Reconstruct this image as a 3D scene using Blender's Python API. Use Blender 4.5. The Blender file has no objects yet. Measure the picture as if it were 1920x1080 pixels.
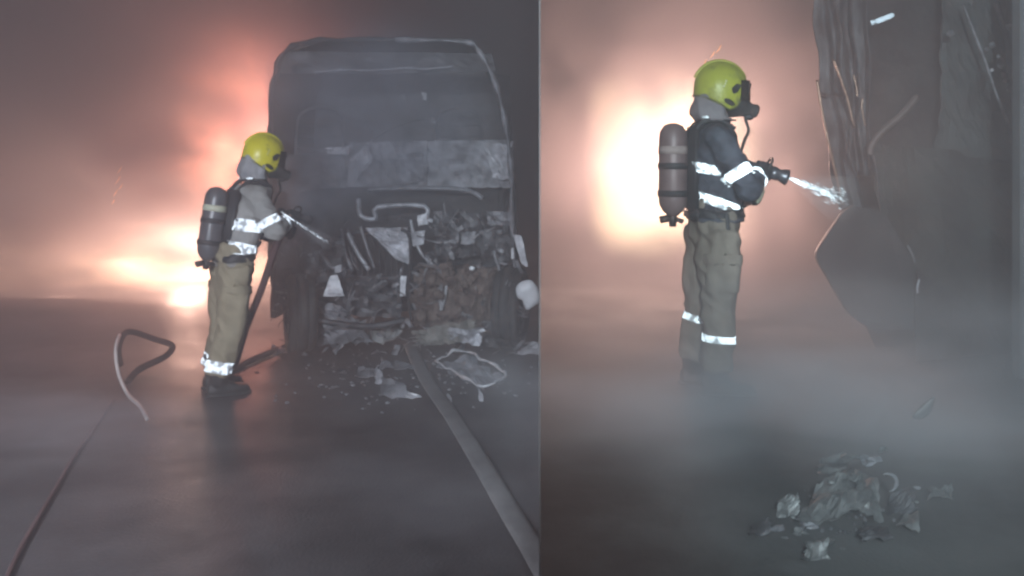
import bpy, bmesh, math, random
from mathutils import Vector, Matrix, noise
random.seed(7)
S = bpy.context.scene
COL = S.collection
R = math.radians
PI = math.pi

# ------------------------------------------------------------------ camera, world, lamps, exposure
F = 1700.0            # focal length in pixels of the 1920 px wide photograph
CH = 1.70             # camera height
HOR = 300.0           # row of the horizon
ZR = 0.36             # the ground right of the sheet-metal screen lies this much higher
cam = bpy.data.cameras.new('camera')
co = bpy.data.objects.new('camera', cam); COL.objects.link(co)
co.location = (0, 0, CH); co.rotation_euler = (R(90), 0, 0)
cam.sensor_width = 36.0; cam.lens = 36.0*F/1920.0
cam.shift_y = -(540-HOR)/1920.0
cam.clip_start = 0.05; cam.clip_end = 400
cam.dof.use_dof = True; cam.dof.focus_distance = 5.9; cam.dof.aperture_fstop = 5.0
S.camera = co
w = bpy.data.worlds.new('World'); S.world = w; w.use_nodes = True
bg = w.node_tree.nodes['Background']
bg.inputs[0].default_value = (0.86, 0.88, 1.0, 1); bg.inputs[1].default_value = 0.040

def lamp(name, typ, loc, energy, color, to=None, size=1.0, size_y=None, spot=None, blend=.6):
    d = bpy.data.lights.new(name, typ); d.energy = energy; d.color = color
    if typ == 'AREA':
        d.size = size
        if size_y: d.shape = 'RECTANGLE'; d.size_y = size_y
    elif typ == 'SPOT':
        d.shadow_soft_size = size; d.spot_size = R(spot); d.spot_blend = blend
    else: d.shadow_soft_size = size
    o = bpy.data.objects.new(name, d); COL.objects.link(o); o.location = loc
    if to is not None:
        o.rotation_euler = (Vector(to)-Vector(loc)).to_track_quat('-Z', 'Y').to_euler()
    return o
# work lamps of the fire engine that stands behind the camera
lamp('work_lamp', 'SPOT', (-2.3, -2.4, 2.9), 7500, (.82, .90, 1.0), (-1.2, 7.5, .9), .18, spot=46, blend=.7)
lamp('work_lamp', 'SPOT', (0.25, -2.2, 3.0), 4600, (.77, .94, 1.0), (1.9, 5.6, 1.5), .15, spot=44, blend=.7)
# light of the fires
lamp('fire_light', 'POINT', (-4.3, 12.1, .30), 760, (1.0, .60, .46), size=.2)
lamp('fire_light', 'POINT', (-6.4, 12.9, .36), 230, (1.0, .58, .46), size=.2)
lamp('fire_light', 'POINT', (-2.85, 11.0, 2.15), 370, (1.0, .36, .27), size=.2)
lamp('fire_light', 'POINT', (-10.5, 14.5, 1.0), 50, (1.0, .60, .52), size=.3)
lamp('fire_light', 'POINT', (1.5, 8.7, 1.7), 600, (1.0, .60, .50), size=.22)

S.view_settings.view_transform = 'Standard'; S.view_settings.look = 'None'
S.view_settings.exposure = 0; S.view_settings.gamma = 1; S.view_settings.use_curve_mapping = False
S.render.engine = 'CYCLES'
cy = S.cycles
cy.use_denoising = True; cy.denoiser = 'OPENIMAGEDENOISE'
cy.volume_bounces = 2; cy.max_bounces = 6; cy.diffuse_bounces = 2; cy.glossy_bounces = 2; cy.transmission_bounces = 4
cy.transparent_max_bounces = 16
cy.volume_step_rate = .6; cy.volume_max_steps = 64
cy.sample_clamp_indirect = 4.0; cy.sample_clamp_direct = 30.0
cy.filter_width = 2.4
cy.caustics_reflective = False; cy.caustics_refractive = False

def P(u, v, Y):
    return Vector(((u-960.0)/F*Y, Y, CH-(v-HOR)/F*Y))

# ------------------------------------------------------------------ materials
MATS = {}
def mat(name, base, rough=.7, metal=0., base2=None, scale=6., detail=5., bump=0., bump_scale=None, lo=.35, hi=.65, spec=.5, rough2=None, emit=None, estr=0):
    if name in MATS: return MATS[name]
    m = bpy.data.materials.new(name); m.use_nodes = True; MATS[name] = m
    nt = m.node_tree; b = nt.nodes['Principled BSDF']
    b.inputs['Base Color'].default_value = (*base, 1)
    b.inputs['Roughness'].default_value = rough; b.inputs['Metallic'].default_value = metal
    b.inputs['Specular IOR Level'].default_value = spec
    if emit: b.inputs['Emission Color'].default_value = (*emit, 1); b.inputs['Emission Strength'].default_value = estr
    tc = nt.nodes.new('ShaderNodeTexCoord')
    if base2:
        n = nt.nodes.new('ShaderNodeTexNoise'); n.inputs['Scale'].default_value = scale; n.inputs['Detail'].default_value = detail
        n.inputs['Roughness'].default_value = .62
        nt.links.new(tc.outputs['Object'], n.inputs['Vector'])
        mr = nt.nodes.new('ShaderNodeMapRange'); mr.inputs[1].default_value = lo; mr.inputs[2].default_value = hi
        nt.links.new(n.outputs['Fac'], mr.inputs[0])
        mx = nt.nodes.new('ShaderNodeMix'); mx.data_type = 'RGBA'
        mx.inputs['A'].default_value = (*base, 1); mx.inputs['B'].default_value = (*base2, 1)
        nt.links.new(mr.outputs[0], mx.inputs['Factor']); nt.links.new(mx.outputs['Result'], b.inputs['Base Color'])
        if rough2 is not None:
            m2 = nt.nodes.new('ShaderNodeMapRange'); m2.inputs[3].default_value = rough; m2.inputs[4].default_value = rough2
            nt.links.new(mr.outputs[0], m2.inputs[0]); nt.links.new(m2.outputs[0], b.inputs['Roughness'])
    if bump:
        n2 = nt.nodes.new('ShaderNodeTexNoise'); n2.inputs['Scale'].default_value = bump_scale or scale*3; n2.inputs['Detail'].default_value = 6
        nt.links.new(tc.outputs['Object'], n2.inputs['Vector'])
        bp = nt.nodes.new('ShaderNodeBump'); bp.inputs['Strength'].default_value = 1; bp.inputs['Distance'].default_value = bump
        nt.links.new(n2.outputs['Fac'], bp.inputs['Height']); nt.links.new(bp.outputs[0], b.inputs['Normal'])
    return m

def retro_mat(name, col, rough=.5):
    """retro-reflective tape: throws light back towards where it came from"""
    if name in MATS: return MATS[name]
    m = bpy.data.materials.new(name); m.use_nodes = True; MATS[name] = m
    nt = m.node_tree; nt.nodes.clear()
    o = nt.nodes.new('ShaderNodeOutputMaterial'); g = nt.nodes.new('ShaderNodeBsdfAnisotropic')
    geo = nt.nodes.new('ShaderNodeNewGeometry'); d = nt.nodes.new('ShaderNodeBsdfDiffuse'); mx = nt.nodes.new('ShaderNodeMixShader')
    g.inputs['Color'].default_value = (*col, 1); g.inputs['Roughness'].default_value = rough
    d.inputs['Color'].default_value = (*[c*.45 for c in col], 1)
    nt.links.new(geo.outputs['Incoming'], g.inputs['Normal'])
    tc = nt.nodes.new('ShaderNodeTexCoord'); n = nt.nodes.new('ShaderNodeTexNoise'); n.inputs['Scale'].default_value = 22; n.inputs['Detail'].default_value = 3
    nt.links.new(tc.outputs['Object'], n.inputs['Vector'])
    mr = nt.nodes.new('ShaderNodeMapRange'); mr.inputs[1].default_value = .48; mr.inputs[2].default_value = .60; mr.inputs[3].default_value = .0; mr.inputs[4].default_value = .85
    nt.links.new(n.outputs['Fac'], mr.inputs[0]); nt.links.new(mr.outputs[0], mx.inputs[0])
    nt.links.new(g.outputs[0], mx.inputs[1]); nt.links.new(d.outputs[0], mx.inputs[2])
    nt.links.new(mx.outputs[0], o.inputs[0])
    return m

def smoke_mat(name, col, dens, scale, lo, hi, aniso=.3, stretch=(1, 1, 1), edge=.0, seed=0., detail=2.5, emit=None, estr=0., boxy=False):
    """noise-broken smoke or flame inside a rounded domain (object coordinates -1..1)"""
    m = bpy.data.materials.new(name); m.use_nodes = True; MATS[name] = m
    nt = m.node_tree; nt.nodes.clear()
    N = nt.nodes.new; L = nt.links.new
    o = N('ShaderNodeOutputMaterial'); v = N('ShaderNodeVolumePrincipled')
    v.inputs['Color'].default_value = (*col, 1); v.inputs['Anisotropy'].default_value = aniso
    tc = N('ShaderNodeTexCoord'); ln = N('ShaderNodeVectorMath'); ln.operation = 'LENGTH'
    if boxy:
        ab = N('ShaderNodeVectorMath'); ab.operation = 'ABSOLUTE'; L(tc.outputs['Object'], ab.inputs[0])
        pw = N('ShaderNodeVectorMath'); pw.operation = 'MULTIPLY'; L(ab.outputs[0], pw.inputs[0]); L(ab.outputs[0], pw.inputs[1])
        L(pw.outputs[0], ln.inputs[0])
    else: L(tc.outputs['Object'], ln.inputs[0])
    fall = N('ShaderNodeMapRange'); fall.interpolation_type = 'SMOOTHSTEP'
    fall.inputs[1].default_value = 1.0; fall.inputs[2].default_value = edge; fall.inputs[3].default_value = 0; fall.inputs[4].default_value = 1
    L(ln.outputs['Value'], fall.inputs[0])
    mp = N('ShaderNodeMapping'); mp.inputs['Scale'].default_value = stretch; mp.inputs['Location'].default_value = (seed, seed*1.7, seed*.6)
    L(tc.outputs['Object'], mp.inputs[0])
    n = N('ShaderNodeTexNoise'); n.inputs['Scale'].default_value = scale; n.inputs['Detail'].default_value = detail; n.inputs['Distortion'].default_value = .5
    L(mp.outputs[0], n.inputs['Vector'])
    mr = N('ShaderNodeMapRange'); mr.interpolation_type = 'SMOOTHSTEP'; mr.inputs[1].default_value = lo; mr.inputs[2].default_value = hi
    L(n.outputs['Fac'], mr.inputs[0])
    mu = N('ShaderNodeMath'); mu.operation = 'MULTIPLY'; L(fall.outputs[0], mu.inputs[0]); L(mr.outputs[0], mu.inputs[1])
    m2 = N('ShaderNodeMath'); m2.operation = 'MULTIPLY'; L(mu.outputs[0], m2.inputs[0]); m2.inputs[1].default_value = dens
    L(m2.outputs[0], v.inputs['Density'])
    if emit:
        m3 = N('ShaderNodeMath'); m3.operation = 'MULTIPLY'; L(mu.outputs[0], m3.inputs[0]); m3.inputs[1].default_value = estr
        L(m3.outputs[0], v.inputs['Emission Strength']); v.inputs['Emission Color'].default_value = (*emit, 1)
    L(v.outputs[0], o.inputs['Volume'])
    return m

SOOT = lambda: mat('soot_metal', (.035, .034, .037), .55, .35, (.13, .13, .14), 7, 6, .006, 22, .42, .68)
SOOTD = lambda: mat('black_soot', (.018, .018, .02), .75, .1, (.05, .05, .052), 5, 5, .005, 18)
ASH = lambda: mat('ash_grey_metal', (.28, .28, .30), .55, .25, (.62, .62, .67), 9, 6, .004, 25, .4, .65)
ASHD = lambda: mat('dull_ash_metal', (.11, .11, .12), .6, .3, (.34, .34, .37), 9, 6, .004, 25, .4, .65)
PALE = lambda: mat('pale_scorched_metal', (.50, .50, .53), .5, .2, (.82, .82, .86), 10, 5, .003, 30, .35, .6)
RUST = lambda: mat('rusty_burnt_iron', (.075, .052, .045), .85, .2, (.20, .155, .135), 16, 6, .006, 40, .4, .65)
FIRE_RIM = lambda: mat('firelight_rim_steel', (.26, .16, .12), .3, .85, (.55, .36, .27), 5, 5, .004, 18, .35, .7)  # copper tint carries the orange reflection of the fire in the base colour
RUBBER = lambda: mat('burnt_rubber', (.012, .012, .013), .8, 0, (.06, .06, .06), 12, 5, .003, 40)

# ------------------------------------------------------------------ mesh helpers
def link(name, bm, m, parent=None, smooth=False, **props):
    me = bpy.data.meshes.new(name)
    bm.normal_update(); bm.to_mesh(me); bm.free()
    if smooth:
        for p in me.polygons: p.use_smooth = True
    if m: me.materials.append(m)
    o = bpy.data.objects.new(name, me); COL.objects.link(o)
    if parent is not None: o.parent = parent
    for k, v in props.items(): o[k] = v
    return o
def empty(name, label, cat, loc=(0, 0, 0), group=None, rotz=0):
    o = bpy.data.objects.new(name, None); COL.objects.link(o); o.location = loc; o.rotation_euler = (0, 0, rotz)
    o['label'] = label; o['category'] = cat; o.empty_display_size = .2
    if group: o['group'] = group
    return o
def tag(o, label, cat, group=None, kind=None):
    o['label'] = label; o['category'] = cat
    if group: o['group'] = group
    if kind: o['kind'] = kind
    return o
def off(o, v):   # local mesh shift when parented under an Empty that has a place
    return Vector(v)-o.location

def tube(bm, pts, radii, seg=12, caps=True, flat=None):
    """round tube through pts; flat=(axis vector, factor) squashes the section along an axis"""
    pts = [Vector(p) for p in pts]
    if not hasattr(radii, '__len__'): radii = [radii]*len(pts)
    rings = []; up = None
    for i, p in enumerate(pts):
        t = (pts[min(i+1, len(pts)-1)]-pts[max(i-1, 0)]).normalized()
        if up is None:
            up = Vector((0, 0, 1)) if abs(t.z) < .9 else Vector((0, 1, 0))
        a = (up-t*up.dot(t)).normalized(); up = a; b = t.cross(a)
        ring = []
        for k in range(seg):
            an = 2*PI*k/seg; d = (a*math.cos(an)+b*math.sin(an))*radii[i]
            if flat:
                ax = Vector(flat[0]).normalized(); d = d-ax*d.dot(ax)*(1-flat[1])
            ring.append(bm.verts.new(p+d))
        rings.append(ring)
    for i in range(len(rings)-1):
        for k in range(seg):
            bm.faces.new((rings[i][k], rings[i][(k+1) % seg], rings[i+1][(k+1) % seg], rings[i+1][k]))
    if caps:
        bm.faces.new(rings[0][::-1]); bm.faces.new(rings[-1])
    return bm
def spline(pts, n=8):
    pts = [Vector(p) for p in pts]; out = []
    for i in range(len(pts)-1):
        p0 = pts[max(i-1, 0)]; p1 = pts[i]; p2 = pts[i+1]; p3 = pts[min(i+2, len(pts)-1)]
        for k in range(n):
            t = k/n
            out.append(.5*((2*p1)+(-p0+p2)*t+(2*p0-5*p1+4*p2-p3)*t*t+(-p0+3*p1-3*p2+p3)*t**3))
    out.append(pts[-1]); return out
def loft(bm, rings, seg=24, power=2.4):
    """rings: (centre, side vector, front vector, side radius, front radius, back radius)"""
    rr = []
    for c, sv, fv, rs, rf, rb in rings:
        ring = []
        for k in range(seg):
            a = 2*PI*k/seg; cx, sx = math.cos(a), math.sin(a)
            x = math.copysign(abs(cx)**(2/power), cx)*rs; y = math.copysign(abs(sx)**(2/power), sx)
            y *= rf if y > 0 else rb
            ring.append(bm.verts.new(Vector(c)+sv*x+fv*y))
        rr.append(ring)
    for i in range(len(rr)-1):
        for k in range(seg):
            bm.faces.new((rr[i][k], rr[i][(k+1) % seg], rr[i+1][(k+1) % seg], rr[i+1][k]))
    bm.faces.new(rr[0][::-1]); bm.faces.new(rr[-1])
def ellipsoid(bm, c, r, rot=None, seg=16):
    g = bmesh.ops.create_uvsphere(bm, u_segments=seg, v_segments=max(8, seg*2//3), radius=1)
    M = Matrix.Translation(Vector(c)) @ ((rot or Matrix()).to_4x4()) @ Matrix.Diagonal((*r, 1))
    bmesh.ops.transform(bm, matrix=M, verts=g['verts'])
def box(bm, c, s, rot=None, bev=0):
    g = bmesh.ops.create_cube(bm, size=1)
    M = Matrix.Translation(Vector(c)) @ ((rot or Matrix()).to_4x4()) @ Matrix.Diagonal((*s, 1))
    bmesh.ops.transform(bm, matrix=M, verts=g['verts'])
    if bev:
        es = list({e for v in g['verts'] for e in v.link_edges})
        bmesh.ops.bevel(bm, geom=es, offset=bev, segments=2, affect='EDGES')
def cyl(bm, a, b, r, seg=16, r2=None): tube(bm, [a, b], [r, r if r2 is None else r2], seg)
def nz(p, s, o=0): return noise.noise(Vector(p)*s+Vector((o, o*1.3, o*.7)))

def thicken(b, t):
    b.normal_update(); n = {v: b.verts.new(v.co-v.normal*t) for v in b.verts[:]}
    faces = b.faces[:]; be = [e for e in b.edges if len(e.link_faces) == 1]
    for f in faces: b.faces.new([n[v] for v in reversed(f.verts)])
    for e in be:
        lp = e.link_loops[0]; a, c = lp.vert, lp.link_loop_next.vert
        try: b.faces.new((c, a, n[a], n[c]))
        except ValueError: pass
def remesh(bm, voxel, smooth=2, disp=None):
    """fuse everything into one continuous skin"""
    me = bpy.data.meshes.new('tmp'); bm.to_mesh(me); bm.free()
    o = bpy.data.objects.new('tmp', me); COL.objects.link(o)
    r = o.modifiers.new('r', 'REMESH'); r.mode = 'VOXEL'; r.voxel_size = voxel
    s = o.modifiers.new('s', 'SMOOTH'); s.iterations = smooth; s.factor = .5
    dg = bpy.context.evaluated_depsgraph_get(); dg.update()
    me2 = bpy.data.meshes.new_from_object(o.evaluated_get(dg))
    bpy.data.objects.remove(o); bpy.data.meshes.remove(me)
    nb = bmesh.new(); nb.from_mesh(me2); bpy.data.meshes.remove(me2)
    if disp:
        nb.normal_update()
        mv = [(v, v.normal.copy(), disp(v.co)) for v in nb.verts]
        for v, n, d in mv: v.co += n*d
    return nb

def sheet(bm, corners, nx=8, ny=8, amp=.02, freq=6, thick=.004, seed=0, ragged=0.):
    """crumpled sheet of metal between four corners (p00,p10,p11,p01)"""
    p00, p10, p11, p01 = [Vector(c) for c in corners]
    nrm = (p10-p00).cross(p01-p00).normalized()
    vs = {}
    for s in (0, 1):
        for i in range(nx+1):
            for j in range(ny+1):
                a, b = i/nx, j/ny
                if ragged:
                    a += ragged*nz((i*.9, j*.9, seed), 1.1, seed+3)*(1 if i in (0, nx) or j in (0, ny) else 0)
                    b += ragged*nz((i*.9, j*.9, seed), 1.1, seed+9)*(1 if i in (0, nx) or j in (0, ny) else 0)
                p = p00*(1-a)*(1-b)+p10*a*(1-b)+p11*a*b+p01*(1-a)*b
                d = nz(p, freq, seed)*amp+abs(nz(p, freq*2.1, seed+5))*amp*.6
                vs[s, i, j] = bm.verts.new(p+nrm*(d+s*thick))
    for i in range(nx):
        for j in range(ny):
            bm.faces.new((vs[1, i, j], vs[1, i+1, j], vs[1, i+1, j+1], vs[1, i, j+1]))
            bm.faces.new((vs[0, i, j], vs[0, i, j+1], vs[0, i+1, j+1], vs[0, i+1, j]))
    for i in range(nx):
        bm.faces.new((vs[0, i, 0], vs[0, i+1, 0], vs[1, i+1, 0], vs[1, i, 0]))
        bm.faces.new((vs[0, i+1, ny], vs[0, i, ny], vs[1, i, ny], vs[1, i+1, ny]))
    for j in range(ny):
        bm.faces.new((vs[0, 0, j+1], vs[0, 0, j], vs[1, 0, j], vs[1, 0, j+1]))
        bm.faces.new((vs[0, nx, j], vs[0, nx, j+1], vs[1, nx, j+1], vs[1, nx, j]))
    return bm
def plate(bm, poly, thick=.03, direction=(0, 1, 0)):
    """flat polygon with depth"""
    a = [bm.verts.new(Vector(p)) for p in poly]; d = Vector(direction)*thick
    b = [bm.verts.new(Vector(p)+d) for p in poly]; n = len(poly)
    bm.faces.new(a); bm.faces.new(b[::-1])
    for i in range(n): bm.faces.new((a[(i+1) % n], a[i], b[i], b[(i+1) % n]))
    bmesh.ops.recalc_face_normals(bm, faces=bm.faces)
def PX(poly, Y, dy=0):
    return [P(u, v, Y+dy*i) for i, (u, v) in enumerate(poly)]

# ------------------------------------------------------------------ ground
def ground(name, x0, x1, y0, y1, z, nx, ny, m, amp=.012, mound=None):
    bm = bmesh.new(); g = {}
    for i in range(nx+1):
        for j in range(ny+1):
            x = x0(y0+(y1-y0)*(j/ny)**1.8)+(x1(y0+(y1-y0)*(j/ny)**1.8)-x0(y0+(y1-y0)*(j/ny)**1.8))*i/nx
            y = y0+(y1-y0)*(j/ny)**1.8
            zz = z+amp*nz((x, y, 0), .9)+amp*.4*nz((x, y, 0), 3.1)
            if mound: zz += mound(x, y)
            g[i, j] = bm.verts.new((x, y, zz))
    for i in range(nx):
        for j in range(ny): bm.faces.new((g[i, j], g[i+1, j], g[i+1, j+1], g[i, j+1]))
    return link(name, bm, m, smooth=True, kind='structure')
KX = (1012-960)/F       # the screen runs along this bearing
SX = lambda y: KX*y
asph = mat('wet_asphalt', (.026, .024, .026), .58, 0, (.115, .11, .118), .8, 9, .004, 60, .36, .68, .5, .40)
dirt = mat('sooty_dirt', (.035, .036, .036), .9, 0, (.085, .088, .088), 1.1, 7, .004, 55, .4, .6, .2)
bermf = lambda x, y: .23*math.exp(-((x+7.2)/3.9)**6-((y-9.6)/.9)**2)*(1+.45*nz((x, y, 0), 1.3, 2))
ground('road', lambda y: -34, lambda y: SX(y)-.002, -5, 86, 0, 90, 110, asph, mound=bermf)
ground('yard_ground', lambda y: SX(y)+.004, lambda y: 34, -5, 86, ZR, 90, 110, dirt)

# retaining kerb and thin screen, added to keep the two places and their light apart
bm = bmesh.new()
def strip_wall(bm, ya, yb, za, zb, t):
    a = Vector((SX(ya), ya, 0)); b = Vector((SX(yb), yb, 0)); n = Vector((-(b-a).y, (b-a).x, 0)).normalized()*t/2
    vs = []
    for p in (a-n, b-n, b+n, a+n):
        vs.append((bm.verts.new((p.x, p.y, za)), bm.verts.new((p.x, p.y, zb))))
    for i in range(4):
        j = (i+1) % 4; bm.faces.new((vs[i][0], vs[j][0], vs[j][1], vs[i][1]))
    bm.faces.new([v[0] for v in vs][::-1]); bm.faces.new([v[1] for v in vs])
scr = empty('added_screen', 'tall thin dark sheet metal screen added edge on to part the two firefighters and their light', 'wall', (0, 0, 0))
strip_wall(bm, 2.6, 30, -.4, 7.6, .004)
link('sheet_panel', bm, mat('dark_screen_steel', (.05, .045, .047), .85, .1, (.09, .085, .085), 2, 5), scr)

# ------------------------------------------------------------------ fire fighters
def person(origin, yaw, J, jacket_m, trouser_m, label, tank_label, noz_label, hose_pts, nozdir, band_m=None, scale=1.0, blink=0):
    """J: joints in (forward, right, up) metres from the origin between the feet"""
    Fv = Vector((math.cos(yaw), math.sin(yaw), 0)); Rv = Vector((Fv.y, -Fv.x, 0)); Z = Vector((0, 0, 1)); O = Vector(origin)
    W = lambda f, r, z: Fv*f+Rv*r+Z*z
    j = {k: W(*v) for k, v in J.items() if isinstance(v, tuple) and len(v) == 3}
    fw = lambda name: Vector(J[name])
    MR = Matrix((Rv, Fv, Z)).transposed()            # columns: right, forward, up
    # ---- body: one continuous figure
    bm = bmesh.new()
    spine = [j['pelvis'], j['waist'], j['chest'], j['neck']]
    loft(bm, [(j['pelvis']-Z*.06, Rv, Fv, .13, .09, .10), (j['pelvis']+Z*.06, Rv, Fv, .155, .10, .11), (j['waist'], Rv, Fv, .14, .095, .09),
              (j['chest'], Rv, Fv, .17, .115, .11), (j['chest']+(j['neck']-j['chest'])*.6, Rv, Fv, .17, .085, .09), (j['neck']-Z*.0, Rv, Fv, .06, .055, .06)])
    tube(bm, [j['neck']-Z*.05, j['head']-Z*.04], [.058, .055], 14)
    ellipsoid(bm, j['head']+Z*.005, (.078, .098, .118), MR)
    ellipsoid(bm, j['head']+Fv*.03-Z*.06, (.052, .062, .058), MR)
    ellipsoid(bm, j['head']+Fv*.105-Z*.015, (.012, .018, .022), MR)      # nose
    for s in (-1, 1): ellipsoid(bm, j['head']+Rv*.078*s-Z*.01, (.012, .018, .032), MR)
    for s in ('R', 'L'):
        tube(bm, [j['sh'+s], j['el'+s], j['wr'+s]], [.052, .042, .028], 12)
        tube(bm, [j['hip'+s], j['kn'+s], j['an'+s]], [.085, .056, .038], 12)
        ellipsoid(bm, j['sh'+s], (.06, .06, .06)); ellipsoid(bm, j['el'+s], (.044,)*3); ellipsoid(bm, j['kn'+s], (.06,)*3)
        ellipsoid(bm, j['an'+s]+Fv*.06-Z*.05, (.042, .12, .035), MR)
        ellipsoid(bm, j['wr'+s]+(j['wr'+s]-j['el'+s]).normalized()*.05, (.04,)*3)
    bm = remesh(bm, .014, 3)
    body = link('person', bm, mat('skin', (.42, .26, .2), .55, 0, (.5, .3, .24), 9), smooth=True)
    body.location = O
    tag(body, label, 'person')
    add = lambda name, bm, m, smooth=True, parent=None: link(name, bm, m, parent or body, smooth)
    # ---- jacket
    def folds(c):
        a = nz((c.x, c.y, c.z*2.1), 7.0, 3)*.020; b = abs(nz((c.x*1.2+c.z*.9, c.y, c.z*1.4), 9, 8))*-.026
        return a+b
    bm = bmesh.new()
    hem = j['hem']
    loft(bm, [(hem, Rv, Fv, .195, .165, .135), (hem+Z*.06, Rv, Fv, .19, .155, .13), (j['waist'], Rv, Fv, .18, .155, .125), (j['waist']*.45+j['chest']*.55, Rv, Fv, .195, .155, .135),
              (j['chest'], Rv, Fv, .205, .145, .14), (j['chest']*.45+j['neck']*.55, Rv, Fv, .20, .115, .125), (j['neck']-Z*.02, Rv, Fv, .11, .08, .10), (j['neck']+Z*.035, Rv, Fv, .088, .08, .088)], 28)
    for s in ('R', 'L'):
        wr = j['wr'+s]; el = j['el'+s]; sh = j['sh'+s]
        tube(bm, [sh+(sh-el)*.05, sh*.6+el*.4, el, el*.5+wr*.5, wr], [.088, .082, .077, .07, .062], 16)
        ellipsoid(bm, sh, (.092, .09, .085), MR); ellipsoid(bm, el, (.078,)*3)
        ellipsoid(bm, sh-Rv*(.07 if s == 'R' else -.07)+Z*.02, (.085, .10, .07), MR)
    jb = remesh(bm, .0105, 3, folds)
    # stripes and belt are cut out of the jacket's own surface
    def band(src, fn, planes, grow, name, m, thick=.003):
        b = src.copy()
        for pc, pn in planes:
            bmesh.ops.bisect_plane(b, geom=b.verts[:]+b.edges[:]+b.faces[:], plane_co=pc, plane_no=pn)
        b.normal_update()
        kill = [f for f in b.faces if not fn(f.calc_center_median(), f.normal)]
        bmesh.ops.delete(b, geom=kill, context='FACES')
        nrm = {v: v.normal.copy() for v in b.verts}
        for v, n in nrm.items(): v.co += n*grow
        thicken(b, thick)
        return add(name, b, m)
    add('jacket', jb.copy(), jacket_m)
    retro = retro_mat('silver_reflective_tape', (.93, .97, 1.0))
    torso_r = .26
    def near_axis(c, a, b, rad):
        d = (b-a).normalized(); t = (c-a).dot(d); return (c-(a+d*t)).length < rad and -.02 < t < (b-a).length+.02
    def arm_dist(c, s):
        a, b = j['sh'+s], j['el'+s]; d = (b-a); t = max(0, min(1, (c-a).dot(d)/d.dot(d))); d1 = (c-(a+d*t)).length
        a, b = j['el'+s], j['wr'+s]; d = (b-a); t = max(0, min(1, (c-a).dot(d)/d.dot(d))); return min(d1, (c-(a+d*t)).length)
    for zc, hw, tl in J_bands(J):
        n = (Z+Fv*tl).normalized(); pc = W(0, 0, 0)+Z*zc+Fv*fw('waist').x
        band(jb, lambda c, nn: abs((c-pc).dot(n)) < hw and arm_dist(c, 'R') > .098 and arm_dist(c, 'L') > .098,
             [(pc+n*hw, n), (pc-n*hw, n)], .004, 'reflective_stripe', retro)
    for s in ('R', 'L'):
        a, b = (j['sh'+s], j['el'+s]); d = (b-a).normalized(); pc = a+(b-a)*.70
        band(jb, lambda c, nn: abs((c-pc).dot(d)) < .03 and (c-(pc+d*(c-pc).dot(d))).length < .108, [(pc+d*.03, d), (pc-d*.03, d)], .004, 'reflective_stripe', retro)
        a, b = (j['el'+s], j['wr'+s]); d = (b-a).normalized(); pc2 = a+(b-a)*.80
        band(jb, lambda c, nn: abs((c-pc2).dot(d)) < .022 and (c-(pc2+d*(c-pc2).dot(d))).length < .09, [(pc2+d*.022, d), (pc2-d*.022, d)], .004, 'cuff', retro)
    # waist belt of the breathing set
    strapm = mat('black_webbing', (.018, .019, .022), .6, 0, (.045, .047, .05), 30)
    zb = J['belt']; pcb = Z*zb
    tank = empty('air_cylinder', tank_label, 'air cylinder', O)
    def tadd(name, bm, m, smooth=True, parent=None): return link(name, bm, m, parent or tank, smooth)
    def band_t(fn, planes, grow, name, m, thick=.006):
        b = jb.copy()
        for pc, pn in planes: bmesh.ops.bisect_plane(b, geom=b.verts[:]+b.edges[:]+b.faces[:], plane_co=pc, plane_no=pn)
        b.normal_update()
        bmesh.ops.delete(b, geom=[f for f in b.faces if not fn(f.calc_center_median(), f.normal)], context='FACES')
        nrm = {v: v.normal.copy() for v in b.verts}
        for v, n in nrm.items(): v.co += n*grow
        thicken(b, thick)
        return tadd(name, b, m)
    band_t(lambda c, n: abs(c.z-zb) < .026 and arm_dist(c, 'R') > .1 and arm_dist(c, 'L') > .1, [(Z*(zb+.026), Z), (Z*(zb-.026), Z)], .010, 'waist_belt', strapm)
    for s in (-1, 1):
        pr = s*.11
        band_t(lambda c, n: abs(c.dot(Rv)-pr-fw('chest').y) < .024 and c.z > zb+.02 and (n.dot(Fv) > -.5), [(Rv*(pr+.024), Rv), (Rv*(pr-.024), Rv)], .011, 'shoulder_strap', strapm)
    jb.free()
    # ---- cylinder, back plate, valve
    up = (j['neck']-j['waist']).normalized(); up = (up+Z*J['tank_up']).normalized()
    tc = j['tank']; tr = .083; hl = .20
    prof = [(-hl-.075, .018), (-hl-.07, .03), (-hl-.045, .058), (-hl-.01, .078), (-hl+.03, tr), (hl-.02, tr), (hl+.02, .078), (hl+.055, .055), (hl+.07, .02)]
    bm = bmesh.new(); tube(bm, [tc+up*a for a, _ in prof], [r for _, r in prof], 24)
    shell = tadd('cylinder_shell', bm, J['tank_m'])
    bm = bmesh.new(); tube(bm, [tc+up*.09, tc+up*.135], [tr+.004]*2, 24)
    tadd('cylinder_band', bm, J['band_m'])
    bm = bmesh.new(); vb = tc-up*(hl+.085)
    tube(bm, [tc-up*(hl+.07), vb, vb-up*.05], [.022, .026, .02], 12); cyl(bm, vb-Fv*.02, vb-Fv*.075-up*.01, .022, 12); cyl(bm, vb, vb+Fv*.06-up*.02, .014, 10)
    tadd('valve', bm, mat('dark_brass', (.05, .045, .045), .45, .6, (.09, .07, .06), 20))
    bm = bmesh.new(); bp = tc+Fv*(tr+.03)
    rot = Matrix((Rv, (Fv-up*Fv.dot(up)).normalized(), up)).transposed()
    box(bm, bp, (.24, .07, .50), rot, .02)
    box(bm, bp-up*.26, (.30, .05, .07), rot, .015)
    tadd('back_plate', bm, mat('black_plastic', (.02, .021, .024), .45, 0, (.035, .036, .04), 9))
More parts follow.
